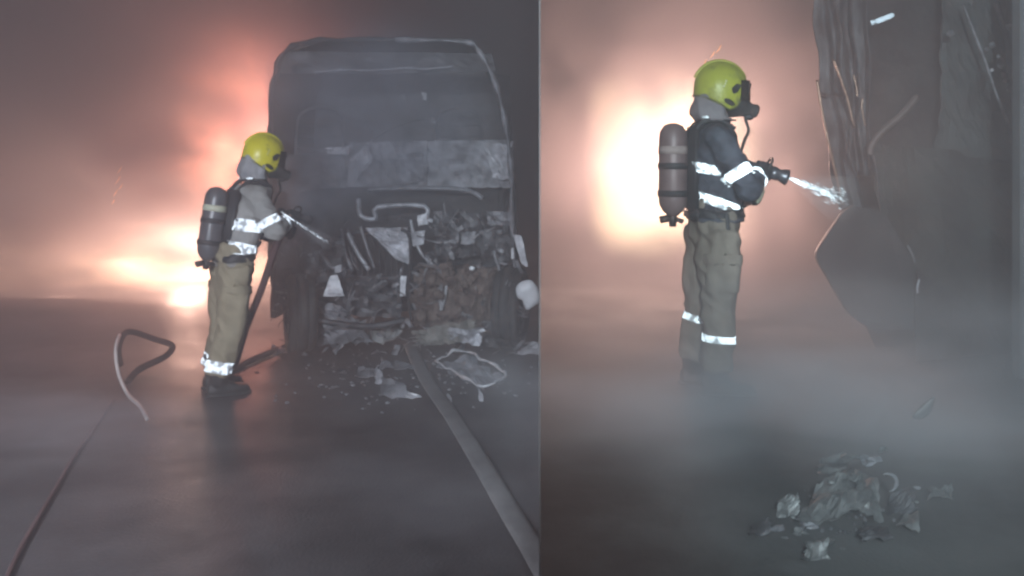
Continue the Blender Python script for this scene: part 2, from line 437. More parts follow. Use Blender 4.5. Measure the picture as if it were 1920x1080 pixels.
    for dz in (.02, -.14):
        bm = bmesh.new(); c = tc+up*dz
        tube(bm, [c-up*.018, c+up*.018], [tr+.007]*2, 24); tadd('holding_strap', bm, strapm)
    # shoulder yoke bits with reflective flecks
    c = j['chest']*.35+j['neck']*.65
    for s in (-1, 1):
        bm = bmesh.new()
        tube(bm, spline([bp+up*.22+Rv*.08*s, c-Fv*.09+Rv*.10*s+Z*.07, c+Rv*.105*s+Z*.085, c+Fv*.09+Rv*.10*s+Z*.03], 5), .016, 8)
        tadd('padded_yoke', bm, strapm)
    for s, a in ((1, .0), (1, .045), (-1, .01)):
        q = c+Rv*(.108*s)-Fv*(.075-a)+Z*(.082-a*.25)
        bm = bmesh.new(); ellipsoid(bm, q+Z*.016, (.012, .026, .008), MR, 8)
        tadd('yoke_reflector', bm, retro)
    # hose from set to mask
    hd = j['head']; hf = (Fv*math.cos(J['nod'])-Z*math.sin(J['nod'])).normalized(); hu = Rv.cross(hf)
    hf2 = hf
    if J.get('turn'):
        q = Matrix.Rotation(J['turn'], 3, 'Z'); hf2 = q @ hf; hu = q @ hu
    hr = hf2.cross(hu).normalized()
    HM = Matrix((hr, hf2, hu)).transposed()
    H = lambda f, r, z: hd+hf2*f+hr*r+hu*z
    bm = bmesh.new(); tube(bm, spline([H(.15, .0, -.13), H(.15, .03, -.17), H(.165, .06, -.23), H(.14, .09, -.29), j['chest']+Fv*.12+Rv*.14-Z*.02], 8), .009, 8)
    tadd('air_hose', bm, RUBBER())
    # ---- helmet
    hx = .0
    bm = bmesh.new(); NA, NP = 40, 16; rings = []
    def cut(az):   # lower rim height of the shell for an azimuth (0 = front)
        a = abs(((az+PI) % (2*PI))-PI)/PI*180
        tab = [(0, .045), (25, .035), (42, -.02), (55, -.105), (72, -.125), (90, -.105), (120, -.075), (150, -.06), (180, -.055)]
        for (a0, z0), (a1, z1) in zip(tab, tab[1:]):
            if a <= a1: return z0+(z1-z0)*(a-a0)/(a1-a0)
        return tab[-1][1]
    def shell_pt(az, t, grow=0):
        zc = cut(az); zt = .150+grow
        lat = t*PI/2 if True else 0
        # t: 0 top .. 1 rim
        pm = math.acos(max(-1, min(1, zc/zt))); ph = pm*t
        rf = (.160 if math.cos(az) > 0 else .152)+grow; rs = .126+grow
        x = math.sin(ph)*math.cos(az)*rf; y = math.sin(ph)*math.sin(az)*rs; z = math.cos(ph)*zt
        if z < 0:
            k = 1-.10*(z/.12)**2; x = math.copysign(math.hypot(0, math.cos(az)*rf)*k, x) if abs(x) > 1e-6 else x; y = math.sin(az)*rs*k; x = math.cos(az)*rf*k
        x -= .012
        crest = .012*math.exp(-(y/.03)**2)*(1 if z > -.02 else 0)
        return H(x+(crest if False else 0), y, z+crest)
    for i in range(1, NP+1):
        rings.append([bm.verts.new(shell_pt(2*PI*k/NA, i/NP)) for k in range(NA)])
    top = bm.verts.new(shell_pt(0, 0)); 
    for k in range(NA): bm.faces.new((top, rings[0][k], rings[0][(k+1) % NA]))
    for i in range(NP-1):
        for k in range(NA): bm.faces.new((rings[i][k], rings[i+1][k], rings[i+1][(k+1) % NA], rings[i][(k+1) % NA]))
    bmesh.ops.recalc_face_normals(bm, faces=bm.faces)
    bmesh.ops.solidify(bm, geom=bm.faces[:], thickness=.006)
    helm = add('helmet', bm, J['helmet_m'])
    bm = bmesh.new()
    rim = [shell_pt(2*PI*k/NA, 1.0, .002) for k in range(NA)]; rim.append(rim[0])
    tube(bm, rim, .0055, 6); add('helmet_rim', bm, mat('helmet_trim', (.10, .10, .03), .5, 0, (.16, .16, .05), 20), parent=helm)
    # crest ridge
    bm = bmesh.new()
    tube(bm, [H(-.012+math.cos(a)*.158, 0, .004+math.sin(a)*.160) for a in [R(x) for x in range(28, 165, 8)]], [.010]*18, 8, flat=(hr, .9)); add('crest', bm, J['helmet_m'], parent=helm)
    dk = mat('helmet_dark_fitting', (.02, .02, .018), .35, 0, (.04, .04, .035), 15)
    for s in (-1, 1):
        bm = bmesh.new()   # diamond plate and oval vent, laid on the shell
        def on(f, z, g=.006):
            y = .126*math.sqrt(max(.0, 1-((f+.012)/.16)**2-(max(z, 0)/.15)**2))
            if z < 0: y *= 1-.10*(z/.12)**2
            return H(f, s*(y+g), z)
        poly = [(.028, -.002), (.055, .028), (.088, .024), (.068, -.018), (.048, -.032), (.034, -.026)]
        a = [bm.verts.new(on(f, z, .008)) for f, z in poly]; b = [bm.verts.new(on(f, z, -.004)) for f, z in poly]
        bm.faces.new(a); bm.faces.new(b[::-1])
        for i in range(len(a)): bm.faces.new((a[i], b[i], b[(i+1) % len(a)], a[(i+1) % len(a)]))
        bmesh.ops.recalc_face_normals(bm, faces=bm.faces)
        add('visor_pivot', bm, dk, False, helm)
        bm = bmesh.new()
        poly = [(.025+.034*math.cos(q), -.082-.010*math.cos(q)+.016*math.sin(q)) for q in [2*PI*k/14 for k in range(14)]]
        a = [bm.verts.new(on(f, z, .007)) for f, z in poly]; b = [bm.verts.new(on(f, z, -.004)) for f, z in poly]
        bm.faces.new(a); bm.faces.new(b[::-1])
        for i in range(14): bm.faces.new((a[i], b[i], b[(i+1) % 14], a[(i+1) % 14]))
        bmesh.ops.recalc_face_normals(bm, faces=bm.faces)
        add('side_vent', bm, dk, False, helm)
    # small pale sticker flecks
    bm = bmesh.new()
    for f, z in ((-.012, .02), (-.008, .036), (-.018, .004)):
        y = .126*math.sqrt(1-((f+.012)/.16)**2-(max(z, 0)/.15)**2)
        ellipsoid(bm, H(f, y+.003, z), (.002, .005, .004), HM, 8)
    add('sticker', bm, mat('pale_sticker', (.8, .8, .7), .5), parent=helm)
    # visor brow: dark band swung over the brow
    bm = bmesh.new()
    rows = []
    for t in range(5):
        z = .070-.030*t/1.0
        rows.append([bm.verts.new(H(-.012+(.167+.004*t)*math.cos(a), .132*math.sin(a), z*(1-.0)-.02*abs(math.sin(a)))) for a in [R(x) for x in range(-58, 59, 6)]])
    for r0, r1 in zip(rows, rows[1:]):
        for k in range(len(r0)-1): bm.faces.new((r0[k], r0[k+1], r1[k+1], r1[k]))
    bmesh.ops.solidify(bm, geom=bm.faces[:], thickness=.003)
    add('visor', bm, mat('smoky_visor', (.05, .04, .03), .15, .2, (.10, .07, .05), 10), parent=helm)
    # hood / neck curtain
    bm = bmesh.new()
    loft(bm, [(H(-.01, 0, .02), hr, hf2, .108, .08, .125), (H(-.02, 0, -.06), hr, hf2, .114, .06, .138), (H(-.03, 0, -.12), hr, hf2, .118, .06, .142),
              (H(-.03, 0, -.165), hr, hf2, .122, .08, .138), (j['neck']+Z*.015, Rv, Fv, .13, .115, .125)], 26)
    bm = remesh(bm, .010, 2, lambda c: nz((c.x*1.6, c.y*1.6, c.z*.7), 14, 5)*.012)
    add('neck_curtain', bm, J['hood_m'])
    # mask
    bm = bmesh.new()
    ellipsoid(bm, H(.075, 0, -.045), (.098, .09, .115), HM); ellipsoid(bm, H(.13, 0, -.095), (.055, .06, .055), HM)
    cyl(bm, H(.15, 0, -.10), H(.205, 0, -.108), .036, 16, .04)
    bm = remesh(bm, .008, 2)
    mask = add('face_mask', bm, RUBBER())
    bm = bmesh.new(); cyl(bm, H(.203, 0, -.108), H(.222, 0, -.112), .043, 16, .034); ellipsoid(bm, H(.175, .0, -.145), (.022, .03, .02), HM, 10)
    add('breathing_valve', bm, mat('black_plastic', (.02, .021, .024), .45), parent=mask)
    bm = bmesh.new(); g = []
    for t in range(6):
        z = .045-.10*t/5
        g.append([bm.verts.new(H(.075+.088*math.cos(a)+.006*math.cos(t), .084*math.sin(a), z)) for a in [R(x) for x in range(-66, 67, 12)]])
    for r0, r1 in zip(g, g[1:]):
        for k in range(len(r0)-1): bm.faces.new((r0[k], r0[k+1], r1[k+1], r1[k]))
    bmesh.ops.solidify(bm, geom=bm.faces[:], thickness=.003)
    add('mask_lens', bm, mat('mask_glass', (.09, .08, .08), .12, 0, (.14, .12, .11), 8), parent=mask)
    # ---- trousers
    def tf(c):
        return nz((c.x*1.3, c.y*1.3, c.z*.45), 9, 2)*.026-abs(nz((c.x+c.z*.35, c.y, c.z*1.3+c.x), 7.5, 6))*.030+.008
    bm = bmesh.new()
    loft(bm, [(j['pelvis']+Z*.12, Rv, Fv, .165, .13, .12), (j['pelvis'], Rv, Fv, .185, .15, .13), (j['pelvis']-Z*.10, Rv, Fv, .185, .145, .125), (j['pelvis']-Z*.16, Rv, Fv, .16, .11, .10)], 26)
    for s in ('R', 'L'):
        h, k, a = j['hip'+s], j['kn'+s], j['an'+s]
        tube(bm, [h, h*.5+k*.5, k, k*.45+a*.55, a+Z*.06], [.125, .118, .102, .096, .092], 20)
    tb = remesh(bm, .011, 3, tf)
    add('trousers', tb.copy(), trouser_m)
    for s, zc in (('R', J['cuffR']), ('L', J['cuffL'])):
        k, a = j['kn'+s], j['an'+s]
        t = (zc-a.z)/(k.z-a.z); pc = a+(k-a)*t; n = (k-a).normalized()
        n = (n+Fv*J.get('cuff_tilt', 0)).normalized()
        o2 = j['an'+('L' if s == 'R' else 'R')]; k2 = j['kn'+('L' if s == 'R' else 'R')]; pc2 = o2+(k2-o2)*t
        b = tb.copy(); hw = J.get('cuff_w', .03)
        for q in (pc+n*hw, pc-n*hw): bmesh.ops.bisect_plane(b, geom=b.verts[:]+b.edges[:]+b.faces[:], plane_co=q, plane_no=n)
        b.normal_update()
        bmesh.ops.delete(b, geom=[f for f in b.faces if not (abs((f.calc_center_median()-pc).dot(n)) < hw and (f.calc_center_median()-pc).length < (f.calc_center_median()-pc2).length and (f.calc_center_median()-pc).length < .16)], context='FACES')
        nrm = {v: v.normal.copy() for v in b.verts}
        for v, q in nrm.items(): v.co += q*.004
        thicken(b, .003)
        add('ankle_stripe', b, retro)
    for s in ('R', 'L'):
        h, k = j['hip'+s], j['kn'+s]; pc = h*.42+k*.58; n = (k-h).normalized(); sd = Rv if s == 'R' else -Rv
        for nm, hw, dw, gr_, cz in (('pocket', .10, .085, .012, 0), ('pocket_flap', .028, .09, .019, -.085)):
            q0 = pc+n*cz; b = tb.copy()
            for co_, no_ in ((q0+n*hw, n), (q0-n*hw, n), (q0+Fv*dw, Fv), (q0-Fv*dw, Fv)): bmesh.ops.bisect_plane(b, geom=b.verts[:]+b.edges[:]+b.faces[:], plane_co=co_, plane_no=no_)
            b.normal_update()
            bmesh.ops.delete(b, geom=[f for f in b.faces if not (abs((f.calc_center_median()-q0).dot(n)) < hw and abs((f.calc_center_median()-q0).dot(Fv)) < dw and (f.calc_center_median()-q0).dot(sd) > .02)], context='FACES')
            nrm = {v: v.normal.copy() for v in b.verts}
            for v, q in nrm.items(): v.co += q*gr_
            if b.faces: thicken(b, .012); add(nm, b, trouser_m)
            else: b.free()
    tb.free()
    # ---- boots
    for s in ('R', 'L'):
        a = j['an'+s]; g = Vector((a.x, a.y, 0)); ft = Fv*1.0+Rv*(.15 if s == 'R' else -.15)*1.0; ft.normalize(); fs = Vector((ft.y, -ft.x, 0))
        bm = bmesh.new()
        tube(bm, [g+Z*.26, g+Z*.15, g+Z*.08], [.075, .068, .062], 16)
        loft(bm, [(g+ft*-.075+Z*.045, fs, Z, .035, .045, .04), (g+ft*-.03+Z*.05, fs, Z, .047, .07, .045), (g+ft*.05+Z*.05, fs, Z, .048, .06, .045), (g+ft*.12+Z*.045, fs, Z, .053, .04, .04), (g+ft*.19+Z*.04, fs, Z, .045, .03, .035), (g+ft*.22+Z*.035, fs, Z, .02, .015, .02)], 16)
        boot = add('boot', remesh(bm, .009, 2), mat('black_boot_leather', (.014, .014, .015), .5, 0, (.035, .035, .035), 20))
        bm = bmesh.new()
        loft(bm, [(g+ft*-.085+Z*.012, fs, Z, .035, .012, .012), (g+ft*-.03+Z*.012, fs, Z, .052, .012, .012), (g+ft*.12+Z*.012, fs, Z, .057, .012, .012), (g+ft*.20+Z*.012, fs, Z, .045, .012, .012), (g+ft*.23+Z*.012, fs, Z, .02, .012, .012)], 12)
        add('sole', bm, RUBBER(), parent=boot)
    # ---- gloves with five fingers closed round the branch
    nd = Vector(nozdir[0]*1.0*Fv+nozdir[1]*Rv+nozdir[2]*Z).normalized()
    for s in ('R', 'L'):
        sg = 1 if s == 'R' else -1
        wr = j['wr'+s]; grip = j['gr'+s]; axis = (nd if s == 'R' else (Z*.9+Fv*.35).normalized())
        d = (grip-wr).normalized(); gr = J['grip_r']
        a1 = axis; a3 = (d-a1*d.dot(a1)).normalized(); a2 = a1.cross(a3)
        palm = grip-a3*(gr+.022)
        bm = bmesh.new()
        tube(bm, [wr-(wr-j['el'+s]).normalized()*.02, wr*.4+palm*.6, palm], [.040, .042, .038], 12)
        ellipsoid(bm, palm, (.048, .024, .045), Matrix((a1, a3, a2)).transposed())
        for k, (o, ln, rr) in enumerate(((.036, 1.0, .0125), (.013, 1.08, .013), (-.011, 1.0, .0125), (-.033, .84, .011))):
            pts = []; sgn = 1
            for q in (200, 150, 100, 50, 5, -35):
                an = R(q)*1.0; rad = gr+rr*.9
                pts.append(grip+a1*o+(a3*math.cos(an)+a2*math.sin(an)*sgn)*rad)
            pts = pts[:int(4+2*ln)] if ln < .9 else pts
            tube(bm, spline(pts, 3), rr, 8); ellipsoid(bm, pts[-1], (rr,)*3, None, 8)
        pts = [palm+a1*.03-a2*.02, grip+a1*.05-(a3*.55+a2*.85)*(gr+.012), grip+a1*.045+(a3*.35-a2*.95)*(gr+.012), grip+a1*.035+(a3*.95-a2*.3)*(gr+.011)]
        tube(bm, spline(pts, 4), [.0165]*13, 8)
        add('glove', remesh(bm, .0055, 1), J['glove'+s])
    # ---- branch (nozzle) with its hose
    noz = empty('hose_nozzle', noz_label, 'nozzle', O)
    g0 = j['grR']
    bm = bmesh.new()
    prof = [(-.13, .030), (-.10, .034), (-.095, .026), (-.05, .024), (.045, .024), (.05, .034), (.07, .037), (.09, .034), (.10, .030), (.13, .040), (.15, .044), (.155, .040), (.150, .026)]
    tube(bm, [g0+nd*a for a, _ in prof], [r*J['grip_r']/.024 for _, r in prof], 20)
    link('barrel', bm, mat('nozzle_alloy', (.10, .10, .11), .35, .7, (.2, .2, .22), 12), noz, True)
    bm = bmesh.new(); side = nd.cross(Z).normalized(); upn = side.cross(nd)
    tube(bm, spline([g0+nd*.02+side*.04, g0+nd*.03+side*.045+upn*.06, g0+nd*.03+upn*.08, g0+nd*.03-side*.045+upn*.06, g0+nd*.02-side*.04], 4), .007, 8)
    link('bail_handle', bm, dk, noz, True)
    bm = bmesh.new(); tube(bm, [g0-nd*.06, j['grL']+(j['grL']-g0)*.0, j['grL']-Z*.06], [.02, .019, .017], 10)
    link('pistol_grip', bm, dk, noz, True)
    bm = bmesh.new(); pts = [g0-nd*.12]+[W(*p) for p in hose_pts]
    tube(bm, spline(pts, 8), .027, 12)
    ho = link('fire_hose', bm, J['hose_m'], smooth=True); ho.location = O
    tag(ho, J['hose_label'], 'hose')
    return body, O+g0+nd*.16, Fv*nozdir[0]+Rv*nozdir[1]+Z*nozdir[2]
def J_bands(J): return J['bands']

navy = mat('dark_navy_turnout_cloth', (.035, .040, .055), .75, 0, (.085, .095, .12), 16, 6, .003, 70)
tan = mat('pale_sand_turnout_cloth', (.30, .29, .28), .8, 0, (.40, .385, .37), 14, 6, .003, 70)
gold = mat('gold_turnout_cloth', (.27, .225, .15), .8, 0, (.38, .32, .22), 9, 6, .003, 60)
gold2 = mat('dull_sand_turnout_cloth', (.185, .155, .125), .85, 0, (.26, .225, .185), 9, 6, .003, 60)
yel = mat('yellow_helmet_paint', (.76, .66, .015), .34, 0, (.22, .19, .04), 13, 6, .0008, 60, .56, .80, rough2=.7)
yel2 = mat('lime_helmet_paint', (.42, .44, .04), .4, 0, (.16, .165, .045), 13, 6, .0008, 60, .52, .78, rough2=.7)

# left: leaning towards the wreck, seen from behind
JL = dict(pelvis=(.10, 0, .97), waist=(.14, 0, 1.10), chest=(.22, 0, 1.33), neck=(.295, 0, 1.54), head=(.345, 0, 1.735), hem=(.10, 0, .92),
          shR=(.22, .185, 1.44), elR=(.33, .27, 1.17), wrR=(.47, .13, 1.235), grR=(.545, .06, 1.275),
          shL=(.22, -.185, 1.44), elL=(.35, -.25, 1.15), wrL=(.47, -.09, 1.13), grL=(.535, .015, 1.15),
          hipR=(.10, .095, .92), knR=(.06, .115, .50), anR=(-.04, .125, .09), hipL=(.10, -.095, .92), knL=(.07, -.105, .50), anL=(.0, -.12, .09),
          tank=(-.045, 0, 1.235), tank_up=1.2, bands=[(1.225, .044, .16), (1.045, .044, .25)], belt=.985, nod=R(14), turn=R(-4), cuffR=.205, cuffL=.215, cuff_w=.042,  # stripes made wider to take in the bloom round the tape
          tank_m=mat('dark_grey_cylinder', (.09, .09, .10), .35, .1, (.14, .14, .155), 7), band_m=mat('cream_label_band', (.62, .62, .48), .6),
          helmet_m=yel, hood_m=mat('light_grey_hood', (.27, .27, .29), .8, 0, (.38, .38, .40), 12), gloveR=mat('dark_glove', (.03, .03, .035), .7), gloveL=mat('dark_glove', (.03, .03, .035), .7),
          grip_r=.024, hose_m=mat('dull_red_hose', (.06, .022, .024), .8, 0, (.09, .035, .035), 14), hose_label='dull red hose hanging beside the legs of the firefighter by the wreck front')
LO = (P(410, 735, 6.66).x, 6.66, 0)
person(LO, R(35), JL, tan, gold, 'firefighter in light coat and round yellow helmet leaning towards the burnt cab front',
       'dark grey air cylinder with a cream band on the back of the light-coated firefighter', 'small nozzle aimed by the light-coated firefighter at the wreck front',
       [(.42, .12, 1.14), (.36, .14, 1.0), (.29, .10, .75), (.19, .04, .45), (.16, -.10, .18), (.20, -.35, .04), (.5, -.75, .03), (1.3, -1.4, .03), (2.6, -2.4, .03)], (1, -.25, -.32))
# right: in profile, facing right
JR = dict(pelvis=(.01, 0, 1.0), waist=(.01, 0, 1.13), chest=(.0, 0, 1.36), neck=(.025, 0, 1.555), head=(.058, 0, 1.755), hem=(.015, 0, .985),
          shR=(.0, .185, 1.455), elR=(.145, .27, 1.185), wrR=(.235, .10, 1.245), grR=(.285, .035, 1.285),
          shL=(.0, -.185, 1.455), elL=(.14, -.24, 1.17), wrL=(.20, -.08, 1.12), grL=(.25, .0, 1.135),
          hipR=(.02, .095, .93), knR=(.02, .11, .52), anR=(-.005, .12, .09), hipL=(.0, -.095, .93), knL=(-.035, -.105, .52), anL=(-.085, -.115, .09),
          tank=(-.228, .0, 1.285), tank_up=6.0, bands=[(1.275, .026, .20), (1.095, .026, .36)], belt=1.035, nod=R(6), cuffR=.325, cuffL=.405, cuff_w=.02,
          tank_m=mat('dull_red_grey_cylinder', (.16, .11, .11), .45, .1, (.24, .17, .165), 7), band_m=mat('pale_pink_band', (.38, .30, .28), .6),
          helmet_m=yel2, hood_m=mat('mauve_grey_hood', (.16, .145, .155), .85, 0, (.26, .235, .245), 12), gloveR=mat('dark_glove', (.03, .03, .035), .7), gloveL=mat('cream_glove', (.42, .41, .30), .7, 0, (.52, .50, .38), 20),
          grip_r=.026, hose_m=mat('dark_hose', (.03, .03, .035), .7, 0, (.06, .06, .065), 14), hose_label='dark hose running down behind the profile firefighter in the dark coat')
RO = (P(1335, 730, 5.30).x, 5.30, ZR)
_, RN, RD = person(RO, 0.0, JR, navy, gold2, 'firefighter in dark coat seen in profile with lime yellow helmet before the white fire',
       'reddish grey air cylinder on the back of the profile firefighter', 'nozzle with round bell in the hands of the profile firefighter',
       [(.10, .02, 1.19), (.16, -.20, 1.0), (.10, -.34, .7), (-.02, -.38, .3), (.0, -.44, .05), (.10, -.9, .03), (.30, -2.0, .03), (.6, -3.2, .03)], (1, 0.05, -.33))
# karabiner strap hanging from the belt of the right firefighter
bm = bmesh.new(); tube(bm, spline([Vector(RO)+Vector((.045, -.185, 1.04)), Vector(RO)+Vector((.05, -.192, .93)), Vector(RO)+Vector((.047, -.185, .90))], 3), .012, 8, flat=((0, 1, 0), .4))
tag(link('hanging_strap', bm, mat('black_webbing', (.02, .02, .02))), 'short black strap hanging from the belt of the profile firefighter', 'strap')

# ------------------------------------------------------------------ burnt vehicle on the left (front seen head on)
YT = 8.0
T = empty('burnt_truck', 'burnt-out truck cab with torn front facing the camera, left of the screen', 'truck', (P(742, 670, YT).x, YT, 0))
TL = T.location
def tl(name, bm, m, smooth=False, parent=None, **k):
    bmesh.ops.translate(bm, verts=bm.verts[:], vec=-TL)
    return link(name, bm, m, parent or T, smooth, **k)
out = [(508, 600), (504, 420), (500, 300), (506, 160), (528, 92), (600, 72), (740, 68), (872, 68), (905, 92), (930, 150), (950, 230), (962, 320), (970, 430), (975, 600)]
def frame_section(Y, inset=0, jit=0):
    c = Vector((P(740, 0, 8).x, Y, 1.5)); res = []
    for i, (u, v) in enumerate(out):
        p = P(u, v, YT); p.y = Y; d = (c-p); d.y = 0; d.normalize(); p += d*inset
        p += Vector((nz((i, Y, 0), 1.7, 4)*jit, 0, nz((i, Y, 3), 1.7, 9)*jit)); res.append(p)
    return res
# cab skin: outer shell from the windscreen frame back
bm = bmesh.new(); secs = []
for t in range(9):
    Y = YT+.08+1.75*t/8
    secs.append([bm.verts.new(p) for p in frame_section(Y, 0, .02+.02*(t > 0))])
for a, b in zip(secs, secs[1:]):
    for k in range(len(a)-1): bm.faces.new((a[k], a[k+1], b[k+1], b[k]))
bmesh.ops.recalc_face_normals(bm, faces=bm.faces)
bmesh.ops.solidify(bm, geom=bm.faces[:], thickness=.03)
tl('cab_shell', bm, SOOTD())
# front frame (pillars and roof edge)
bm = bmesh.new(); fr = frame_section(YT+.03, .03, .05)
tube(bm, spline(fr[:7], 4), [.020+.012*math.sin(k*2.3) for k in range(25)], 8); tl('pillar', bm, SOOTD(), True)
bm = bmesh.new(); tube(bm, spline(fr[6:], 4), [.020+.012*math.sin(k*1.7) for k in range(29)], 8); tl('pillar', bm, ASHD(), True)
bm = bmesh.new(); tube(bm, spline([P(590, 136, YT), P(640, 131, YT-.02), P(700, 132, YT-.03), P(760, 127, YT-.02), P(800, 129, YT-.02), P(850, 124, YT)], 5), [.006+.012*abs(nz((k, 0, 0), .6, 2)) for k in range(26)], 8); tl('windscreen_beam', bm, ASH(), True)
bm = bmesh.new(); sheet(bm, [P(530, 96, YT+.06), P(922, 100, YT+.06), P(930, 134, YT+.02), P(528, 138, YT+.02)], 26, 4, .03, 5, .01, 3, .0); tl('roof_front_panel', bm, SOOT())
bm = bmesh.new(); plate(bm, [p for p in frame_section(YT+1.7, .04)], .03); tl('rear_cab_wall', bm, SOOT())
# scorched dashboard panel across the lower half of the screen opening
for poly, sd, m in (([(655, 268), (800, 264), (800, 352), (650, 350)], 1, ASHD()), ([(802, 265), (962, 262), (966, 352), (802, 352)], 2, ASHD()), ([(506, 292), (650, 282), (648, 352), (508, 360)], 3, SOOT())):
    bm = bmesh.new(); q = [P(u, v, YT+.16) for u, v in poly]; sheet(bm, q, 16, 8, .045, 4.5, .012, sd, .03); tl('bulkhead_panel', bm, m)
for poly, sd in (([(610, 276), (655, 274), (655, 290), (612, 290)], 4), ([(690, 268), (700, 300), (665, 340), (655, 300)], 5), ([(905, 270), (960, 268), (962, 340), (925, 335)], 6), ([(740, 290), (790, 285), (795, 340), (745, 345)], 7)):
    bm = bmesh.new(); sheet(bm, [P(u, v, YT+.08) for u, v in poly], 6, 6, .05, 7, .008, sd, .12); tl('torn_sheet', bm, ASH() if sd != 7 else ASHD())
# seat frames, steering ring and wiper left in the cab
for u0 in (600, 860):
    bm = bmesh.new(); q = [P(u0-45, 330, YT+.8), P(u0-42, 230, YT+.85), P(u0-20, 205, YT+.86), P(u0+20, 205, YT+.86), P(u0+42, 230, YT+.85), P(u0+45, 330, YT+.8)]
    tube(bm, spline(q, 4), .018, 6)
    for t in (235, 255, 275, 295): tube(bm, [P(u0-42, t, YT+.84), P(u0, t+4, YT+.9), P(u0+42, t, YT+.84)], .006, 5)
    tl('seat_frame', bm, SOOT(), True)
bm = bmesh.new(); c = P(868, 300, YT+.3); tube(bm, [c+Vector((math.cos(a)*.2, .09*math.sin(a), math.sin(a)*.15)) for a in [2*PI*k/24 for k in range(25)]], .012, 6)
tube(bm, [c+Vector((-.19, 0, 0)), c, c+Vector((.19, 0, 0))], .009, 6); tl('steering_wheel', bm, SOOTD(), True)
bm = bmesh.new(); tube(bm, [P(690, 266, YT+.02), P(742, 236, YT-.02), P(800, 222, YT-.02)], .006, 5); tl('wiper_arm', bm, SOOTD(), True)
# hanging bits in the dark screen opening
for u, v, l, mt in ((795, 180, 14, PALE()), (757, 182, 12, ASHD()), (812, 225, 10, ASHD()), (695, 240, 9, ASHD()), (790, 128, 16, ASH())):
    bm = bmesh.new(); sheet(bm, [P(u-4, v-l*.6, YT+.1), P(u+4, v-l*.5, YT+.12), P(u+5, v+l*.6, YT+.1), P(u-2, v+l*.5, YT+.08)], 2, 3, .02, 20, .005, u, .2); tl('dangling_scrap', bm, mt)
# dark bulk behind the torn front
bm = bmesh.new(); box(bm, (P(745, 500, YT+.9).x, YT+1.0, .95), (2.1, 1.1, 1.35), None, .05)
for v in bm.verts: v.co += Vector((nz(v.co, 2, 1), nz(v.co, 2, 5), nz(v.co, 2, 8)))*.05
tl('engine_bay', bm, SOOTD())
bm = bmesh.new()
for k in range(11):
    x0 = 655+k*11; tube(bm, [P(x0, 436, YT+.18), P(x0+2, 520, YT+.2)], .008, 6)
tube(bm, [P(650, 436, YT+.17), P(770, 434, YT+.17)], .022, 8); tube(bm, [P(652, 521, YT+.2), P(768, 523, YT+.2)], .022, 8)
tl('radiator_grille', bm, SOOT(), False)
def bar(name, pts, Y, r, m, flat=None, n=5, dy=0):
    bm = bmesh.new(); q = [P(p[0], p[1], Y+(p[2] if len(p) > 2 else 0)) for p in pts]
    tube(bm, spline(q, n) if len(q) > 2 else q, r, 8); return tl(name, bm, m, True)
bar('bracket', [(672, 372), (676, 404), (704, 410), (708, 388), (795, 386), (800, 410), (812, 414)], YT+.02, .022, ASH(), n=3)
bar('bracket', [(690, 356), (760, 352), (870, 356), (905, 372)], YT+.05, .02, ASHD())
bar('bent_strip', [(652, 436), (668, 470), (692, 506)], YT, .02, ASH()); bar('bent_strip', [(676, 425), (690, 470), (702, 503)], YT, .014, ASHD())
bar('bent_strip', [(640, 430), (646, 470), (662, 510)], YT+.05, .016, ASHD()); bar('burnt_cable', [(752, 430), (766, 440), (771, 480), (766, 530), (770, 600)], YT-.05, .015, SOOTD())
bar('burnt_cable', [(775, 505), (790, 500), (802, 520), (790, 540), (776, 530)], YT-.03, .012, SOOTD()); bar('burnt_cable', [(858, 410), (862, 450), (850, 490), (860, 520)], YT-.03, .010, SOOTD())
bar('bent_strip', [(770, 412), (776, 440), (790, 475), (815, 500)], YT, .014, ASH()); bar('bent_strip', [(826, 582), (834, 560), (838, 520)], YT-.1, .013, ASH())
bar('bent_strip', [(925, 470), (940, 520), (948, 575)], YT-.03, .014, ASHD()); bar('bent_strip', [(600, 470), (620, 500), (648, 505)], YT+.0, .016, ASHD())
bar('bumper_bar', [(520, 560), (600, 600), (690, 612), (760, 600)], YT-.12, .028, SOOT())
def sh(name, poly, Y, amp, m, seed, n=8, th=.008, rag=.06, fr=6, dys=(0, 0, 0, 0)):
    bm = bmesh.new(); sheet(bm, [P(u, v, Y+d) for (u, v), d in zip(poly, dys)], n, n, amp, fr, th, seed, rag); return tl(name, bm, m)
sh('crumpled_panel', [(684, 428), (764, 426), (768, 496), (742, 486)], YT-.02, .05, ASH(), 11, 10)
sh('crumpled_panel', [(770, 436), (796, 432), (794, 458), (772, 462)], YT-.03, .04, ASH(), 12)
sh('crumpled_panel', [(782, 404), (800, 400), (802, 420), (784, 424)], YT-.04, .03, PALE(), 13, 5)
sh('crumpled_panel', [(856, 436), (892, 434), (890, 458), (854, 458)], YT+.02, .04, ASHD(), 14)
sh('crumpled_panel', [(912, 396), (962, 398), (958, 424), (914, 420)], YT, .04, ASHD(), 15)
sh('crumpled_panel', [(558, 450), (640, 446), (650, 520), (566, 540)], YT+.02, .07, SOOT(), 16, 12)
sh('crumpled_panel', [(650, 522), (755, 524), (752, 596), (640, 590)], YT+.02, .06, SOOT(), 17, 12)
sh('crumpled_panel', [(812, 396), (905, 400), (900, 480), (820, 488)], YT+.12, .06, SOOT(), 18, 12)
sh('crumpled_panel', [(900, 430), (968, 430), (972, 540), (905, 520)], YT+.1, .06, SOOT(), 28, 12)
sh('crumpled_panel', [(575, 560), (640, 575), (700, 640), (590, 650)], YT-.05, .08, ASHD(), 19, 12, dys=(.1, 0, -.1, 0))
sh('crumpled_panel', [(500, 430), (560, 440), (560, 560), (510, 580)], YT+.08, .06, SOOT(), 20, 12)
